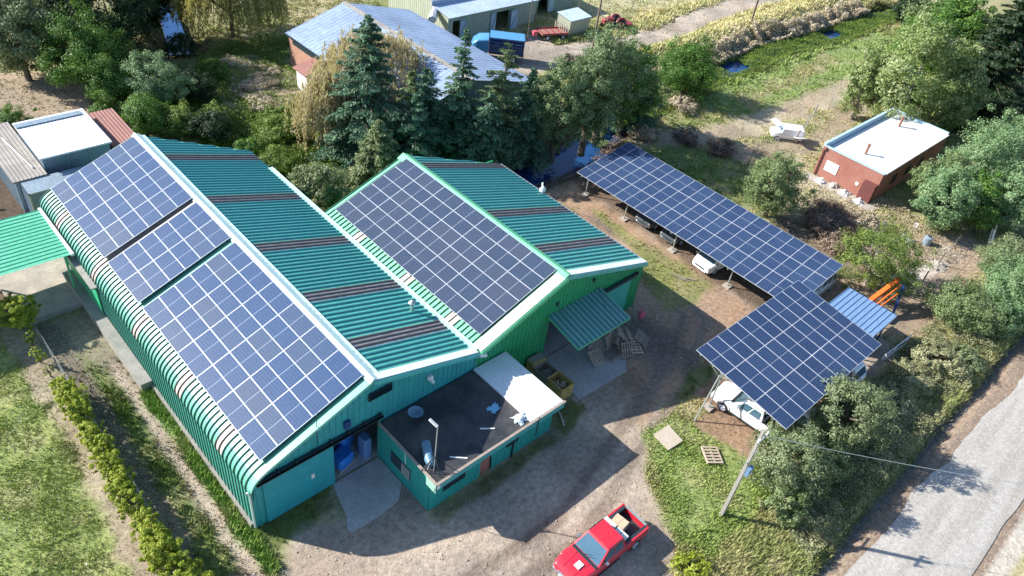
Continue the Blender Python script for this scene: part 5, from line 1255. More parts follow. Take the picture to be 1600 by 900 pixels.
for k,(x,y,a,l) in enumerate(((24.9,16.8,1.0,.9),(25.1,17.0,1.15,.8),(25.9,18.1,.5,.5),(26.1,18.0,.2,.4),(37.0,19.5,.6,.6),(42.6,20.9,1.9,1.6),(43.2,20.6,2.3,1.2),(39.2,21.6,.9,.9))):
    mb=M(); mb.bar((x,y,.06),(x+math.cos(a)*l,y+math.sin(a)*l,.10),.07,.04); mb.bar((x+.05,y-.06,.05),(x+.05+math.cos(a+.2)*l*.5,y-.06+math.sin(a+.2)*l*.5,.06),.05,.03)
    lab=['first pale timber strip on the dark grass beside the office end wall','second pale timber strip beside the first by the office end wall','short pale offcut near the yellow crates','second short pale offcut near the yellow crates','pale stick on the shaded dirt right of the green warehouse','long bleached branch on the dirt between warehouse and long carport','bleached branch crossing the long one between warehouse and carport','pale stick on the grass right of the green warehouse eave'][k]
    tag(mb.build('timber_strip',MT['wood2'] if k<5 else MT['barkp']),lab,'timber',group='loose timber on the ground')
def post(name,label,x,y,h,m,r=.06,cat='post',group=None,lean=(0,0)):
    mb=M(); mb.tube([(x,y,-.1),(x+lean[0]*h,y+lean[1]*h,h)],[r,r*.85],8); return tag(mb.build(name,m,smooth=50),label,cat,group)
# concrete utility pole with a box
t=thing('utility_pole','concrete utility pole with a blue meter box at the edge of the olive-grey shrubs','utility pole',(27.45,7.18,0))
mb=M(); mb.loft([[(-.13,-.10,-.1),(.13,-.10,-.1),(.13,.10,-.1),(-.13,.10,-.1)],[(-.08,-.07,7.1),(.08,-.07,7.1),(.08,.07,7.1),(-.08,.07,7.1)]][::-1]); mb.build('shaft',MT['pole'],t)
mb=M(); mb.box(-.20,-.34,3.9,.20,-.14,4.45); mb.build('meter_box',mat('meter_box_blue',(.16,.26,.42),.4),t)
mb=M(); mb.bar((-.5,-.12,6.6),(.5,-.12,6.6),.08,.10); mb.build('cross_arm',MT['galv'],t)
mb=M(); mb.bar((-.2,0,4.7),(.9,.1,4.75),.08); mb.build('bracket',MT['galv'],t)
mb=M()
for x in (-.4,0,.4): mb.tube([(x,-.12,6.65),(x,-.12,6.85)],.045,8)
mb.build('insulator',MT['cream'],t)
def wire(label,a,b,sag,r=.012):
    a=Vector(a);b=Vector(b); P=[a.lerp(b,k/16)+Vector((0,0,-sag*4*(k/16)*(1-k/16))) for k in range(17)]
    mb=M(); mb.tube(P,r,5,cap=False); tag(mb.build('overhead_wire',MT['galv']),label,'wire')
wire('overhead wire sagging from the near concrete pole across the gravel road',(27.5,7.1,6.8),(48,-16,7.5),.9,.014)
for x,y,h,lab,r in ((68.4,54.8,9.5,'timber utility pole with pale insulators rising beside the dirt road near the trees',.13),(94.3,49.8,9.5,'timber utility pole on the dry grass bank, rightmost at the top',.15),(63.5,60.8,7.0,'thin dark pole standing in front of the green barn doors',.06),(73.9,62.5,7,'thin dark pole behind the small zinc-roofed shed',.06)):
    t=thing('utility_pole',lab,'utility pole',(x,y,0),.6,'poles along the dirt road'); mb=M(); mb.tube([(0,0,-.2),(0,0,h)],[r,r*.7],10); mb.build('shaft',MT['polew'],t,smooth=50)
    if r>.1:
        mb=M(); mb.bar((-.8,0,h-.6),(.8,0,h-.6),.12,.12); mb.build('cross_arm',MT['polew'],t)
        mb=M(); mb.tube([(.12,0,h-5.2),(.12,0,h-4.6)],.12,8); mb.build('insulator',MT['white'],t)
# fences
def fence(label,P,h=1.1,step=2.2,wires=3,r=.05,m='wood',mesh=False):
    t=thing('wire_fence',label,'fence',(P[0][0],P[0][1],0)); w=M()
    for a,b in zip(P[:-1],P[1:]):
        L=math.dist(a,b); n=max(1,int(L/step))
        for k in range(n+1):
            u=k/n; x=a[0]+(b[0]-a[0])*u; y=a[1]+(b[1]-a[1])*u
            pm=M(); pm.tube([(x,y,-.1),(x+rnd.uniform(-.08,.08),y+rnd.uniform(-.08,.08),h+rnd.uniform(-.1,.15))],r,6); pm.build('post',MT[m],t,True)
        for q in range(wires): z=h*(.25+.7*q/max(1,wires-1)); w.bar((*a,z),(*b,z),.012)
        if mesh:
            n2=int(L/.3)
            for k in range(n2): u=k/n2; x=a[0]+(b[0]-a[0])*u; y=a[1]+(b[1]-a[1])*u; w.bar((x,y,.05),(x,y,h),.008)
    w.build('wire',MT['galv'],t,True); return t
fence('low wire and post fence running inside the yellow-green hedge',[(4.25,43),(4.3,30),(4.35,14)],1.0,2.5)
fence('pale mesh fence between the scrapped van and the tall trees behind the red house',[(64.5,29.3),(70.5,28.4),(78,30.6),(88,30.7)],1.4,2.6,4,mesh=True)
fence('short wire fence across the scrubby dirt right of the bushy tree',[(56.8,13.4),(58.5,9.6),(62.5,9.9),(66.5,10.2)],1.3,2.2,3,m='polew')
fence('short fence of dark posts by the brown brush beyond the long carport',[(58.5,36.5),(60.5,34),(61.8,31),(62,28.5)],1.0,1.8,3,m='polew')
t=thing('white_gate','white tubular gate standing in the weeds behind the square carport','gate',(48.3,7.2,0),-.1)
mb=M()
for a,b in (((-1.5,0,.3),(-1.5,0,.7)),((1.5,0,.2),(1.5,0,1.1)),((-1.5,0,.7),(1.7,0,1.15)),((-1.5,0,.3),(1.5,0,.35)),((0,0,0),(0,0,.95))): mb.tube([a,b],.04,6)
mb.build('frame',MT['white'],t)
mb=M()
for k in range(6): mb.bar((-1.3+k*.5,0,.3),(-1.1+k*.5,0,.75+.07*k),.015)
mb.build('bars',MT['white'],t)
for k,(x,y,l,a,m) in enumerate(((69.5,8.2,2.4,.9,'white'),(62.3,31.0,1.6,.4,'wood'),(62.7,31.4,1.6,.3,'white'),(66.0,13.5,1.2,.3,'white'),(63.8,15.2,1.0,1.2,'galv'),(69.0,41.2,2.2,1.9,'barkp'),(69.6,41.0,2.0,1.7,'barkp'),(70.2,40.7,1.9,1.4,'barkp'))):
    z1={5:2.2,6:2.4,7:2.1,0:1.9}.get(k,.5); mb=M(); mb.bar((x,y,.05),(x+.3*math.cos(a)*l,y+.3*math.sin(a)*l,z1),.16,.08); mb.bar((x+.1,y+.25,.05),(x+.25*math.cos(a)*l+.1,y+.25*math.sin(a)*l+.2,z1*.85),.10,.06)
    lab=['white board leaning up from the scrub at the right, left of the road trees','grey board lying by the brown brush near the round tree','white board beside the grey one near the round tree','white plank in the grass below the red house','thin metal rod pair on the dry grass below the red house','left bare pale stump leaning at the stream tree','middle bare pale stump at the stream tree','right bare pale stump at the stream tree'][k]
    tag(mb.build('leaning_board' if k<5 else 'bare_stump',MT[m]),lab,'board' if k<5 else 'stump')
rag('plastic_sheet','crumpled white plastic sheet in the scrub right of the bushy tree','plastic sheet',63.2,13.2,.05,1.6,MT['white'],8,.3)
rag('plastic_sheet','white plastic sheet half buried in the dirt bank right of the bushy tree','plastic sheet',62.3,9.8,.05,1.5,MT['conc'],9,.25)
t=thing('water_container','grey-blue plastic container at the foot of the acacia thicket','container',(64.6,11.9,0)); mb=M(); mb.tube([(0,0,0),(0,0,.7),(0,0,.8)],[.35,.35,.2],14); mb.build('tank',MT['contain'],t,smooth=40); mb=M(); mb.tube([(0,0,.8),(0,0,.86)],.14,10); mb.build('lid',MT['dark'],t)
for k,(x,y) in enumerate(((65.6,18.8),(65.8,20.3),(66.1,21.6),(65.7,22.8))): rag('rubble_heap',['rubble heap nearest the dark cupboard of the red house','second rubble heap along the red house front','third rubble heap along the red house front, below the window','rubble heap at the downpipe of the red house'][k],'rubble',x,y,.08,1.1,MT['white' if k!=2 else 'conc'],20+k,.35)

# ------------------------------------------------------------------ trees and shrubs
bush('broadleaf_tree','grey-green loose tree in the top left corner','tree',14.3,75.0,6.4,8.6,'grey',1,cb=1,leaf=.22,dens=.9)
bush('broadleaf_tree','big dense deep green tree left of the dark trees, above the bare dirt','tree',18.1,70.9,8.1,7.6,'green',2,leaf=.18,dens=1.2,clr=.10)
bush('broadleaf_tree','very dark tree filling the top edge between the dense green tree and the willow','tree',22.6,75.5,8.5,10.6,'dark',3,cb=.5,leaf=.22)
bush('broadleaf_tree','second very dark tree standing left of the gold willow over the water','tree',27.2,80.4,6.0,8.5,'dark',4,cb=.6,leaf=.22)
bush('broadleaf_tree','dark tree behind the grey-green tree at the upper left edge','tree',19.0,82,8,10,'dark',5,cb=.6,leaf=.24)
bush('broadleaf_tree','green round tree left of the silvery olive tree','tree',18.8,66.7,4.6,4.5,'green',6,leaf=.16,dens=1.2)
bush('broadleaf_tree','silvery grey-green round tree above the shrubs behind the teal roof','tree',21.8,64.9,6.0,4.8,'acacia',7,leaf=.13,dens=1.4,clr=.09,fill=.6)
for k,(x,y,w,h,m,lab) in enumerate([(19.2,60.8,4.0,3.9,'green','leafy green shrub directly behind the rusty red roof'),(21.6,59.3,3.8,2.6,'bramble','low yellow-green shrub behind the far roof corner, right of the leafy one'),(24.4,58.8,3.2,2.3,'bramble','low yellow-green shrub farther right behind the teal roof'),(17.0,63.5,3.0,3.0,'green','small green shrub above the white-roofed shed'),(25.3,64.3,3.6,2.9,'dark','dark shrub right of the silvery tree'),(23.0,56.9,3.8,2.8,'dark','dark shrub against the back of the teal roof'),(10.7,66.5,3.0,2.0,'green','low green bush above the white shed roof at the left'),(7.6,66.8,3.4,2.2,'olive','grey-green bush at the left edge above the old shed'),(27.5,54.3,4.4,2.0,'bramble','bright green bramble clump beside the dry willow'),(25.2,50.0,4.0,1.8,'bramble','olive bramble clump nearest the right roof corner of the teal warehouse'),(29.2,56.8,3.6,1.6,'bramble','bright low bramble patch left of the dry willow'),(24.2,53.0,3.0,1.8,'green','green shrub against the teal roof edge'),(31.5,69.5,3.0,.7,'straw','straw-coloured brush mound left of the long barn'),(31.0,64.5,3.4,.8,'straw','large straw-coloured brush mound in the middle of the slope'),(33.5,66.8,2.6,.6,'straw','straw brush mound nearest the brick wall of the long barn'),(29.3,60.5,2.8,.7,'straw','straw brush mound above the brambles'),(28.5,68.5,3.4,1.6,'green','green shrub at the shaded edge of the straw mound')]):
    bush('shrub' if h<3 else 'bushy_shrub',lab,'shrub',x,y,w,h,m,30+k,group='shrubs behind the teal warehouse',leaf=.13 if m!='drybrush' else .16,clr=.12,dens=1.0)
bush('shrub','dark shrub overhanging the near end of the blue water under the willow','shrub',28.2,74.6,3.4,1.9,'dark',159,group='shrubs behind the teal warehouse',leaf=.15)
weeping('weeping_willow','gold-green weeping willow cut by the top edge left of the long barn',34.6,76.4,11.4,9.2,'willow',8,strands=900,group='willows')
weeping('weeping_willow','dry straw-coloured willow spreading behind the tallest dark conifer',37.5,54.5,11.5,7.6,'drywil',9,strands=520,group='willows',drop=.6)
weeping('weeping_willow','narrow straw-coloured willow drooping left of the tallest dark conifer',30.8,51.5,5.6,6.6,'drywil',10,strands=330,group='willows',drop=.95)
GC='conifers behind the warehouses'
conifer('conifer_tree','tallest dark blue-green conifer, left of the group behind the warehouses',32.8,48.4,10.8,12.2,'conifer',11,GC,dens=1.8)
conifer('conifer_tree','short dark conifer right of the tallest one',37.0,46.2,7.0,8.0,'conifer',12,GC,dens=1.15)
conifer('conifer_tree','slim dark conifer with a sharp top in front of the barn roof',39.8,45.0,5.6,11.2,'conifer',13,GC,dens=1.15)
conifer('conifer_tree','broad olive-dark conifer with open top, right of the slim one',42.4,42.6,8.0,10.6,'coniferg',14,GC,sparse=True,dens=1.5)
conifer('conifer_tree','low dark conifer filling the gap behind the green warehouse',40.0,41.6,6.4,7.2,'conifer',15,GC,dens=1.15)
conifer('conifer_tree','low dark conifer beside the pale young pine',34.6,44.4,6.2,7.2,'conifer',16,GC,dens=1.15)
bush('pine_tree','loose olive pine leaning over the stream, nearest the green warehouse corner','tree',46.0,39.2,5.6,10.2,'coniferg',17,group=GC,cb=2.0,leaf=.17,dens=.9,clr=.10)
bush('pine_tree','olive pine with bare lower trunk over the stream bend','tree',49.4,38.6,5.8,10.6,'coniferg',18,group=GC,cb=2.2,leaf=.17,dens=.95,clr=.10)
bush('pine_tree','tallest olive pine behind the upper end of the long carport','tree',52.4,39.6,6.6,11.4,'coniferg',19,group=GC,cb=1.8,leaf=.17,dens=1.0,clr=.10)
bush('pine_tree','dense dark green pine at the right of the stream group','tree',56.2,39.8,6.6,9.6,'green',20,group=GC,cb=1.0,leaf=.17,dens=1.1,clr=.10)
conifer('conifer_tree','smaller dark conifer at the far right of the stream group',58.4,40.2,6.2,7.4,'conifer',21,GC,dens=1.1)
conifer('conifer_tree','dark conifer hemmed in between the slim one and the open-topped one',44.4,41.2,6.4,8.4,'conifer',151,GC,dens=1.1)
conifer('conifer_tree','dark conifer behind the short one, touching the barn roof edge',37.2,48.4,5.6,6.8,'coniferg',152,GC,dens=1.1)
conifer('young_pine','pale yellow-green young pine against the corner of the green roof',30.6,43.8,6.2,6.0,'coniferp',22,None,dens=1.35,cb=.2,leaf=.34)
bush('bushy_shrub','grey-green round shrub in the valley between the two warehouses','shrub',25.5,44.4,4.2,3.5,'grey',23,leaf=.15,dens=1.2)
bush('round_tree','round olive-green tree between the long carport and the red house','tree',55.9,22.6,5.3,6.2,'olive',24,leaf=.14,dens=1.4,clr=.10,fill=.6)
bush('stream_tree','dark green bushy tree beside the stream water','tree',68.6,41.5,6.3,6.2,'green',25,leaf=.18,dens=1.1,cb=.3)
bush('stream_tree','small yellow-green tree in front of the dark one beside the stream','tree',70.0,42.0,2.6,3.6,'lime',26,leaf=.15)
# fresh green tufted tree with bare limbs
bush('tufted_tree','bushy tree with bright green leaf tufts over the orange loader arm','tree',54.3,12.3,6.4,5.4,'tuft',27,cb=.5,leaf=.12,dens=1.15,clr=.085,trunkm='barkp',fill=.66,bare=True)
bush('poplar_tree','tall light poplar with flickering pale leaves behind the red house','tree',83.3,23.9,9.2,12.5,'poplar',28,cb=1.0,leaf=.26,dens=1.0,clr=.11,trunkm='barkp')
bush('poplar_tree','narrow pale-leaved poplar right of the tall one behind the red house','tree',86.2,20.4,5.4,9.8,'poplar',29,cb=1.0,leaf=.26,dens=1.1,trunkm='barkp')
bush('poplar_tree','smaller poplar on the left flank of the tall one','tree',82.0,28.0,4.4,8.2,'poplar',52,cb=.8,leaf=.22,dens=.8,trunkm='barkp')
conifer('conifer_tree','great dark conifer at the right edge behind the poplars',94.2,20.0,11.0,16.5,'dark',53,'dark conifers at the right edge',dens=1.2,leaf=.5)
conifer('conifer_tree','second great dark conifer beyond the first at the upper right corner',103.0,22.5,10.0,15.5,'dark',54,'dark conifers at the right edge',dens=1.1,leaf=.5)
conifer('conifer_tree','dark conifer nearest the acacia thicket at the right edge',90.5,12.5,8.5,12.0,'dark',55,'dark conifers at the right edge',dens=1.1,leaf=.45)
bush('broadleaf_tree','light green tree between the poplar and the great dark conifers at the top','tree',97.5,29.0,7.5,9.0,'green',56,cb=.8,leaf=.26)
bush('broadleaf_tree','far light tree on the dry bank at the top right','tree',113,33.5,8,6.8,'olive',57,cb=.5,leaf=.3)
bush('broadleaf_tree','mid green tree between the great dark conifers and the dry bank','tree',107,28.5,8,9.5,'green',158,cb=.6,leaf=.3)
bush('broadleaf_tree','small dark tree at the top edge above the poplar','tree',119,39,5,5,'dark',58,cb=.5,leaf=.3)
for k,(x,y,w,h,m,lab) in enumerate([(67.3,12.9,5.4,6.4,'acacia','blue-green acacia at the left end of the thicket beside the red house'),(74.8,13.0,7.2,8.6,'acacia','tallest acacia of the thicket beside the red house'),(72.6,9.0,6.4,6.0,'acacia','acacia at the lower right of the thicket'),(70.6,14.8,4.6,5.2,'olive','pale acacia hugging the end of the red house'),(81.0,12.2,7.2,7.8,'acacia','acacia farthest right in the thicket'),(70.2,10.9,5.0,5.4,'green','green acacia in the middle of the thicket front')]):
    bush('acacia_tree',lab,'tree',x,y,w,h,m,60+k,group='acacia thicket beside the red house',leaf=.17,dens=1.2,clr=.10)
for k,(x,y,w,h,m,lab) in enumerate([(55.8,6.1,5.2,3.4,'olive','rounded green shrub behind the white gate'),(60.2,3.9,6.4,5.4,'acacia','large pale acacia over the road verge at the right edge'),(64.0,5.6,5.2,4.6,'grey','grey acacia behind the large one at the right edge'),(57.4,3.9,3.6,3.2,'acacia','small acacia in front of the rounded shrub'),(31.7,6.4,4.4,4.9,'grey','olive-grey shrub overlapping the lower corner of the square carport, left'),(37.1,5.9,4.8,5.6,'grey','taller olive-grey shrub overlapping the square carport edge, right'),(34.6,5.3,3.2,3.0,'olive','green shrub between the two olive-grey ones at the carport'),(40.6,6.2,3.0,3.2,'grey','small grey shrub at the sunny corner of the square carport'),(29.9,5.0,2.6,2.4,'olive','low olive shrub below the left olive-grey one'),(46.4,5.0,3.2,1.5,'weed','dry straw bush on the verge beyond the carport'),(49.6,4.9,3.6,1.7,'weed','larger dry straw bush on the verge below the white gate'),(43.2,4.6,3.0,1.4,'weed','low weedy bush on the verge beside the road'),(23.1,6.2,2.1,1.2,'lime','low bright green bush at the bottom edge beside the red pickup'),(51.8,3.6,3.0,1.3,'grey','low grey bush close to the road ditch'),(38.5,3.6,2.6,1.0,'weed','low dry tuft of weeds close to the road ditch, in tree shade')]):
    bush('verge_shrub',lab,'shrub',x,y,w,h,m,70+k,group='shrubs on the road verge',leaf=.13,dens=1.25,clr=.11)
for k,(x,y,w,h,m,lab) in enumerate([(59.5,18.5,5.4,1.5,'brownbrush','large brown brush mound below the red house'),(57.2,16.2,4.0,1.2,'brownbrush','brown brush mound left of the tufted tree'),(61.5,16.0,4.2,1.2,'drybrush','pale brush mound between tufted tree and red house'),(60.3,34.8,3.0,1.2,'brownbrush','brown brush mound by the dark posts beyond the long carport'),(61.8,31.5,3.2,1.1,'brownbrush','second brown brush mound by the dark posts'),(51.6,19.4,3.2,1.2,'brownbrush','brown brush close to the long carport edge'),(66.0,39.3,3.4,1.3,'drybrush','straw brush at the foot of the stream tree'),(57.5,37.4,3.4,1.2,'drybrush','straw brush under the dense stream conifer'),(63.3,53.2,3.0,1.2,'brownbrush','round heap of brown cuttings beside the dirt road')]):
    bush('brush_mound',lab,'brush',x,y,w,h,m,90+k,group='brush mounds',leaf=.16,dens=.9,clr=.12)
# hedge plants: each a shrub
hr=random.Random(3); hi=0
HY=[(42.1,1.75,2.5),(40.2,.75,1.3),(38.7,.95,1.2),(37.3,.6,.8),(35.4,1.2,1.5),(34.4,1.5,1.9),(33.4,1.55,2.0),(32.4,1.6,2.2),(31.4,1.5,1.9),(30.5,1.5,1.8),(29.5,1.4,1.7),(28.6,1.5,1.8),(27.7,1.5,1.6),(26.7,1.5,1.7),(25.8,1.5,1.8),(24.4,1.6,1.6),(23.4,1.7,1.6),(22.3,1.9,1.7),(21.0,2.0,1.7),(19.6,2.0,1.5)]
ORD='zeroth first second third fourth fifth sixth seventh eighth ninth tenth eleventh twelfth thirteenth fourteenth fifteenth sixteenth seventeenth eighteenth nineteenth twentieth'.split()
for k,(y,w,h) in enumerate(HY):
    lab={0:'largest yellow-green hedge shrub, alone at the far end of the hedge',1:'small hedge sprig just below the largest shrub',2:'hedge shrub after the small sprig, separated by a gap',3:'tiny sprig on the open fence gap of the hedge'}.get(k, 'hedge shrub, %s from the far end of the yellow-green hedge'%ORD[k+1])
    bush('hedge_shrub',lab,'shrub',3.78+hr.uniform(-.15,.15),y,w*(1.3 if k==0 else hr.uniform(.86,1.08)),h*hr.uniform(.95,1.3),'lime',120+k,group='yellow-green hedge along the track',leaf=.08,dens=4.0,clr=.085,fill=.35)

# ------------------------------------------------------------------ grass, weeds, stones, reeds (uncountable)
def frustum_pts(rng,n,poly_bias=1.0):
    """random ground points in the visible trapezoid, denser near the yard"""
    x=rng.rand(n)*130-12; y=rng.rand(n)*90-7
    return x,y
BLD=[(7.7,21.5,36.9,49.8),(15,16.6,24.2,21.6),(35.6,46.6,51.1,67.5),(54.3,64.5,68.4,79),(66.5,18,80.9,24.2),(9.5,54.8,16.7,60.8),(7.5,54.2,9.7,62.7),(7.8,52.2,12.5,54.3),(3.8,42.3,8.1,50.6),(27.2,17.6,32.5,21.6),(11.4,18.4,15.1,21.6),(69.7,66,77.2,74)]
def blades(name,n,seed,hmin,hmax,region=None,dens_f=None,colf=None,kind='stuff',wd=.035,label=None,nb=3):
    rng=np.random.RandomState(seed)
    if region: x=region[0]+rng.rand(n)*(region[2]-region[0]); y=region[1]+rng.rand(n)*(region[3]-region[1])
    else: x,y=frustum_pts(rng,n)
    c,g=zone(x,y); ok=rng.rand(len(x))<np.clip(g,0,1.0)*np.clip((fbm(x,y,1.3,33,3)-.25)*2.4,.15,1)
    for b in BLD: ok&=~((x>b[0])&(x<b[2])&(y>b[1])&(y<b[3]))
    ok&=~((y<1.45)&(y>-4.9)); ds=np.minimum(sdline(x,y,STREAM),sdline(x,y,STREAM2)); ok&=ds>1.9
    x,y,c,g=x[ok],y[ok],c[ok],g[ok]; z=elev(x,y); m=len(x)
    dist=np.hypot(x,y); sc=np.clip(dist/45,.8,1.35)
    h=(hmin+(hmax-hmin)*rng.rand(m)**1.6)*np.clip(.5+g*.6,.4,1.6)*sc
    V=[];C=[]
    for b in range(nb):
        a=rng.rand(m)*6.283; ln=rng.rand(m)*.6+.15; w=wd*sc*(.7+.6*rng.rand(m))
        ox=rng.normal(size=m)*.05*sc; oy=rng.normal(size=m)*.05*sc
        bx,by=x+ox,y+oy; px,py=-np.sin(a)*w,np.cos(a)*w
        tx,ty=bx+np.cos(a)*h*ln,by+np.sin(a)*h*ln
        V.append(np.stack([np.stack([bx-px,by-py,z-.02],1),np.stack([bx+px,by+py,z-.02],1),np.stack([tx,ty,z+h],1)],1))
        f=(.8+.5*rng.rand(m))[:,None]; cc=c*f*np.array([1.2,1.25,1.0]); C.append(np.repeat(cc,3,axis=0).reshape(m,3,3))
    V=np.concatenate(V).reshape(-1,3); C=np.concatenate(C).reshape(-1,3)
    o=fast_mesh(name,V,np.arange(len(V)).reshape(-1,3),MT['blade'],None,{'tint':('FLOAT_COLOR',np.c_[np.clip(C,0,.8),np.ones(len(C))])})
    tag(o,label,'grass',kind=kind); return o
blades('meadow_grass',300000,1,.06,.24,label='short mixed green and dry grass over the fields and verges')
blades('lawn_grass',120000,2,.05,.16,region=(-8,8,4.0,46),wd=.025,label='short weedy grass of the field left of the hedge')
blades('verge_grass',60000,3,.12,.42,region=(20,1.9,62,7.5),label='tall straggling grass on the road verge')
blades('yard_grass',36000,4,.06,.22,region=(22,4,34,14),label='fresh green grass patch right of the yard')
blades('edge_grass',16000,5,.15,.42,region=(4.3,14,7.9,37),label='bright grass strip along the plinth of the teal warehouse')
blades('dry_bank_grass',60000,6,.12,.40,region=(64,40,130,60),wd=.06,label='dry straw grass on the bank beyond the stream')
def stones(name,n,seed,region,s0,s1,m,label,flt=None):
    rng=np.random.RandomState(seed); x=region[0]+rng.rand(n)*(region[2]-region[0]); y=region[1]+rng.rand(n)*(region[3]-region[1])
    c,g=zone(x,y); ok=(g<.4) if flt is None else flt(x,y,g)
    for b in BLD: ok&=~((x>b[0])&(x<b[2])&(y>b[1])&(y<b[3]))
    x,y=x[ok],y[ok]; z=elev(x,y); k=len(x); s=(s0+(s1-s0)*rng.rand(k)**3)
    oct_=np.array([(1,0,0),(0,1,0),(-1,0,0),(0,-1,0),(0,0,.7),(0,0,-.5)],float)
    V=oct_[None]*s[:,None,None]*(1+.35*rng.normal(size=(k,6,3))); a=rng.rand(k)*6.28; ca,sa=np.cos(a)[:,None],np.sin(a)[:,None]
    V=np.stack([V[...,0]*ca-V[...,1]*sa,V[...,0]*sa+V[...,1]*ca,V[...,2]],2)+np.stack([x,y,z+s*.25],1)[:,None]
    T=np.array([(0,1,4),(1,2,4),(2,3,4),(3,0,4),(1,0,5),(2,1,5),(3,2,5),(0,3,5)]); Q=(T[None]+6*np.arange(k)[:,None,None]).reshape(-1,3)
    o=fast_mesh(name,V.reshape(-1,3),Q,m); tag(o,label,'stones',kind='stuff')
stones('gravel_stones',16000,1,(5,2,50,38),.012,.065,MT['conc'],'loose pale stones scattered over the dirt yard')
stones('track_stones',5000,2,(4.3,14,7.6,41),.012,.06,MT['conc'],'small pale stones on the hedge-side track')
stones('ditch_stones',3000,3,(18,1.35,80,2.15),.03,.11,mat('ditch_stone',(.20,.21,.22),.9),'grey stones lining the road ditch',lambda x,y,g:np.abs(y-1.75)<.22)
stones('white_flowers',5200,4,(-8,8,2.6,44),.015,.05,mat('white_petals',(.75,.76,.70),.8),'tiny white flower heads dotted in the left field',lambda x,y,g:(fbm(x,y,2.5,71,3)>.50))
stones('road_stones',9000,5,(20,-5.4,75,1.6),.012,.045,mat('road_stone',(.5,.49,.46),.9),'loose stones on the gravel road',lambda x,y,g:g<9)
def thicket(name,n,seed,sampler,leafk,h0,h1,leaf,label):
    rng=np.random.RandomState(seed); x,y=sampler(rng,n); z=np.maximum(elev(x,y),-.85); hh=h0+(h1-h0)*np.clip((fbm(x,y,1.6,seed+3,3)-.3)*2.6,0,1)
    P=np.stack([x,y,z+hh*(.25+.75*rng.rand(len(x))**.6)],1); N=rng.normal(size=P.shape)*.7+np.array([0,0,1.])
    V,Q=leaf_quads(rng,P,N,leaf); v=np.clip(.6*fbm(x,y,.9,seed+9,3)+.5*rng.rand(len(x))-.1,0,1)
    tag(fast_mesh(name,V,Q,LF[leafk],None,{'v':('FLOAT',np.repeat(v,4))}),label,'ground cover',kind='stuff')
def bankpts(L,off0,off1,side=0):
    def f(rng,n):
        L_=np.array(L,float); seg=np.linalg.norm(np.diff(L_,axis=0),axis=1); cs=np.concatenate([[0],np.cumsum(seg)]); s=rng.rand(n)*cs[-1]; k=np.clip(np.searchsorted(cs,s)-1,0,len(seg)-1)
        u=(s-cs[k])/seg[k]; p=L_[k]*(1-u[:,None])+L_[k+1]*u[:,None]; d=(L_[k+1]-L_[k])/seg[k][:,None]; nn=np.stack([-d[:,1],d[:,0]],1)
        sg=np.where(rng.rand(n)<.5,-1,1) if side==0 else np.full(n,side); o=sg*(off0+(off1-off0)*rng.rand(n)); p=p+nn*o[:,None]; return p[:,0],p[:,1]
    return f
thicket('bank_reeds',46000,1,bankpts(STREAM[1:10],1.3,3.9,-1),'straw',.3,1.4,.22,'dry reeds hanging over the far stream bank')
thicket('bank_scrub',20000,2,bankpts(STREAM[1:10],1.6,3.4,1),'bramble',.15,.5,.15,'green water weeds and scrub on the near stream bank')
def ww(rng,n):
    x=rng.rand(n)*52+76; Ls=np.array(STREAM[::-1]); y=np.interp(x,Ls[:,0],Ls[:,1])+(rng.rand(n)-.62)*3.6
    k=~((np.abs(x-82.5)<2.2)&(np.abs(y-43.9)<1.1))&~((np.abs(x-106)<1.8)&(np.abs(y-43.6)<.9)); return x[k],y[k]
thicket('water_weeds',52000,12,ww,'bramble',.3,.6,.15,'floating green weed mat choking the stream')
def ww2(rng,n):
    x=rng.rand(n)*23+53; Ls=np.array(STREAM[::-1]); y=np.interp(x,Ls[:,0],Ls[:,1])+(rng.rand(n)-.5)*3.4
    k=fbm(x,y,2.2,61,3)>.44; return x[k],y[k]
thicket('water_weeds',26000,13,ww2,'olive',.2,.7,.16,'dull weeds growing over the stream beside the stream trees')
thicket('stream_scrub',12000,3,bankpts(STREAM[9:],1.5,3.2,0),'brownbrush',.1,.6,.16,'dark scrub on the stream banks under the conifers')
def poly_s(P):
    P=np.array(P,float)
    def f(rng,n):
        x=P[:,0].min()+rng.rand(n*3)*np.ptp(P[:,0]); y=P[:,1].min()+rng.rand(n*3)*np.ptp(P[:,1]); k=sdpoly(x,y,P)+(fbm(x,y,2,5)-.5)*2>0; return x[k][:n],y[k][:n]
    return f
thicket('bramble_cover',22000,4,poly_s([(22,46.5),(30,46),(31.5,56),(28,60),(22,60)]),'bramble',.1,1.0,.16,'low bramble cover behind the teal warehouse')
thicket('verge_weeds',64000,5,poly_s([(28,2.2),(60,2.2),(60,6.5),(48,7),(30,6)]),'weed',.05,1.0,.12,'straggly grey-green weeds on the road verge')
thicket('dry_weeds',14000,6,poly_s([(56,13),(66,9),(69,17),(64,20),(57,19)]),'drybrush',.05,.5,.13,'dry weeds over the dirt between the tufted tree and the red house')
thicket('slope_scrub',52000,7,poly_s([(28.5,59),(33,59),(35,64),(34.5,71),(30,71),(28.4,65)]),'straw',.03,.4,.13,'dead straw scrub on the slope left of the long barn')
thicket('undergrowth',30000,14,poly_s([(21.8,56),(27,58),(27.5,66),(29,73),(37,75),(43,72),(36,71),(35.8,62),(31,55),(33,50),(22,50)]),'bramble',.1,.7,.14,'green undergrowth ringing the straw mound')
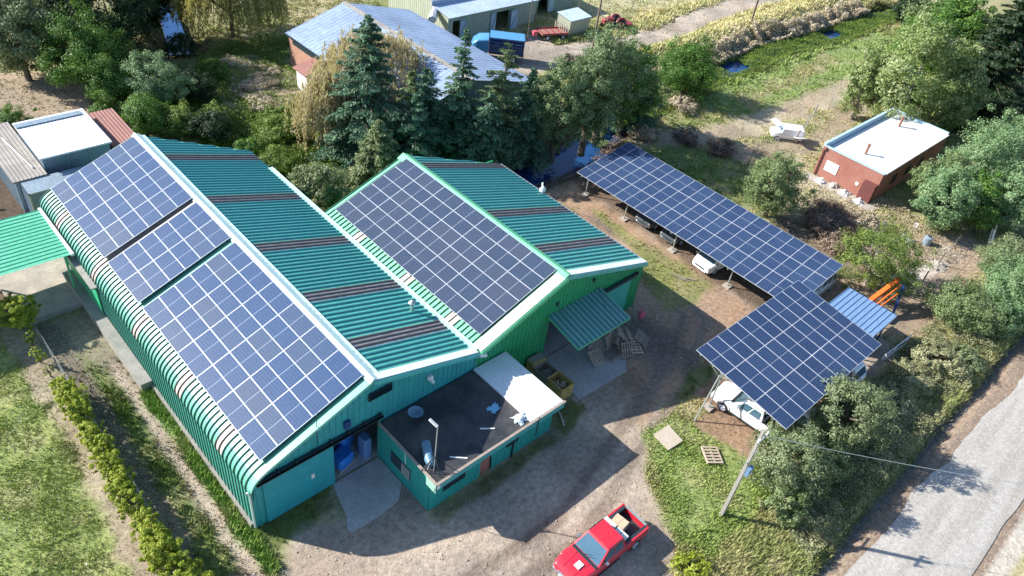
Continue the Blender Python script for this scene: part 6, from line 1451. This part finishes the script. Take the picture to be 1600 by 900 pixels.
thicket('undergrowth',14000,15,poly_s([(11,62),(16,62),(21,66),(27,66),(27,60),(18,60.5)]),'green',.1,.8,.15,'green undergrowth around the shrubs above the white-roofed shed')
# distant wood so the fields end in trees when seen from the side
def far_wood(rng,n):
    a=rng.rand(n); side=rng.randint(0,2,n); x=np.where(side==0,-60+a*400,230+rng.rand(n)*20); y=np.where(side==0,150+rng.rand(n)*25,-100+a*250); return x,y
thicket('far_wood',26000,8,far_wood,'dark',2,9,1.6,'far-off belt of trees around the fields')

# ------------------------------------------------------------------ light, sky, camera
w=bpy.data.worlds.new('World'); scn.world=w; w.use_nodes=True; nt=w.node_tree; bg=nt.nodes['Background']
sd=Vector((-.95,1.28,1.0)).normalized(); elv=math.asin(sd.z); az=math.atan2(sd.x,sd.y)
sk=nt.nodes.new('ShaderNodeTexSky'); sk.sky_type='NISHITA'; sk.sun_disc=False; sk.sun_elevation=elv; sk.sun_rotation=az
sk.air_density=1.0; sk.dust_density=.6; sk.ozone_density=3.0
nt.links.new(sk.outputs[0],bg.inputs[0]); bg.inputs[1].default_value=.112
L=bpy.data.lights.new('sun','SUN'); L.energy=5.0; L.angle=R_(.53); L.color=(1,.95,.87)
lo=bpy.data.objects.new('sun',L); col.objects.link(lo); lo.rotation_euler=sd.to_track_quat('Z','Y').to_euler(); lo.location=(-30,60,60)
cam=bpy.data.cameras.new('camera'); co=bpy.data.objects.new('camera',cam); col.objects.link(co); scn.camera=co
cam.sensor_width=36; cam.lens=36*1185.18/1600; cam.clip_end=3000; cam.clip_start=.5
Rv=Vector((0.73261967,-0.67085756,0.11497194)); Uv=Vector((0.36570492,0.53044205,0.76478176)); Fv=Vector((0.57404558,0.51824836,-0.63394819))
co.matrix_world=Matrix(((Rv.x,Uv.x,-Fv.x,0),(Rv.y,Uv.y,-Fv.y,0),(Rv.z,Uv.z,-Fv.z,34.2333),(0,0,0,1)))
scn.view_settings.view_transform='Standard'; scn.view_settings.look='None'; scn.view_settings.exposure=1.0; scn.view_settings.gamma=1
scn.render.engine='CYCLES'
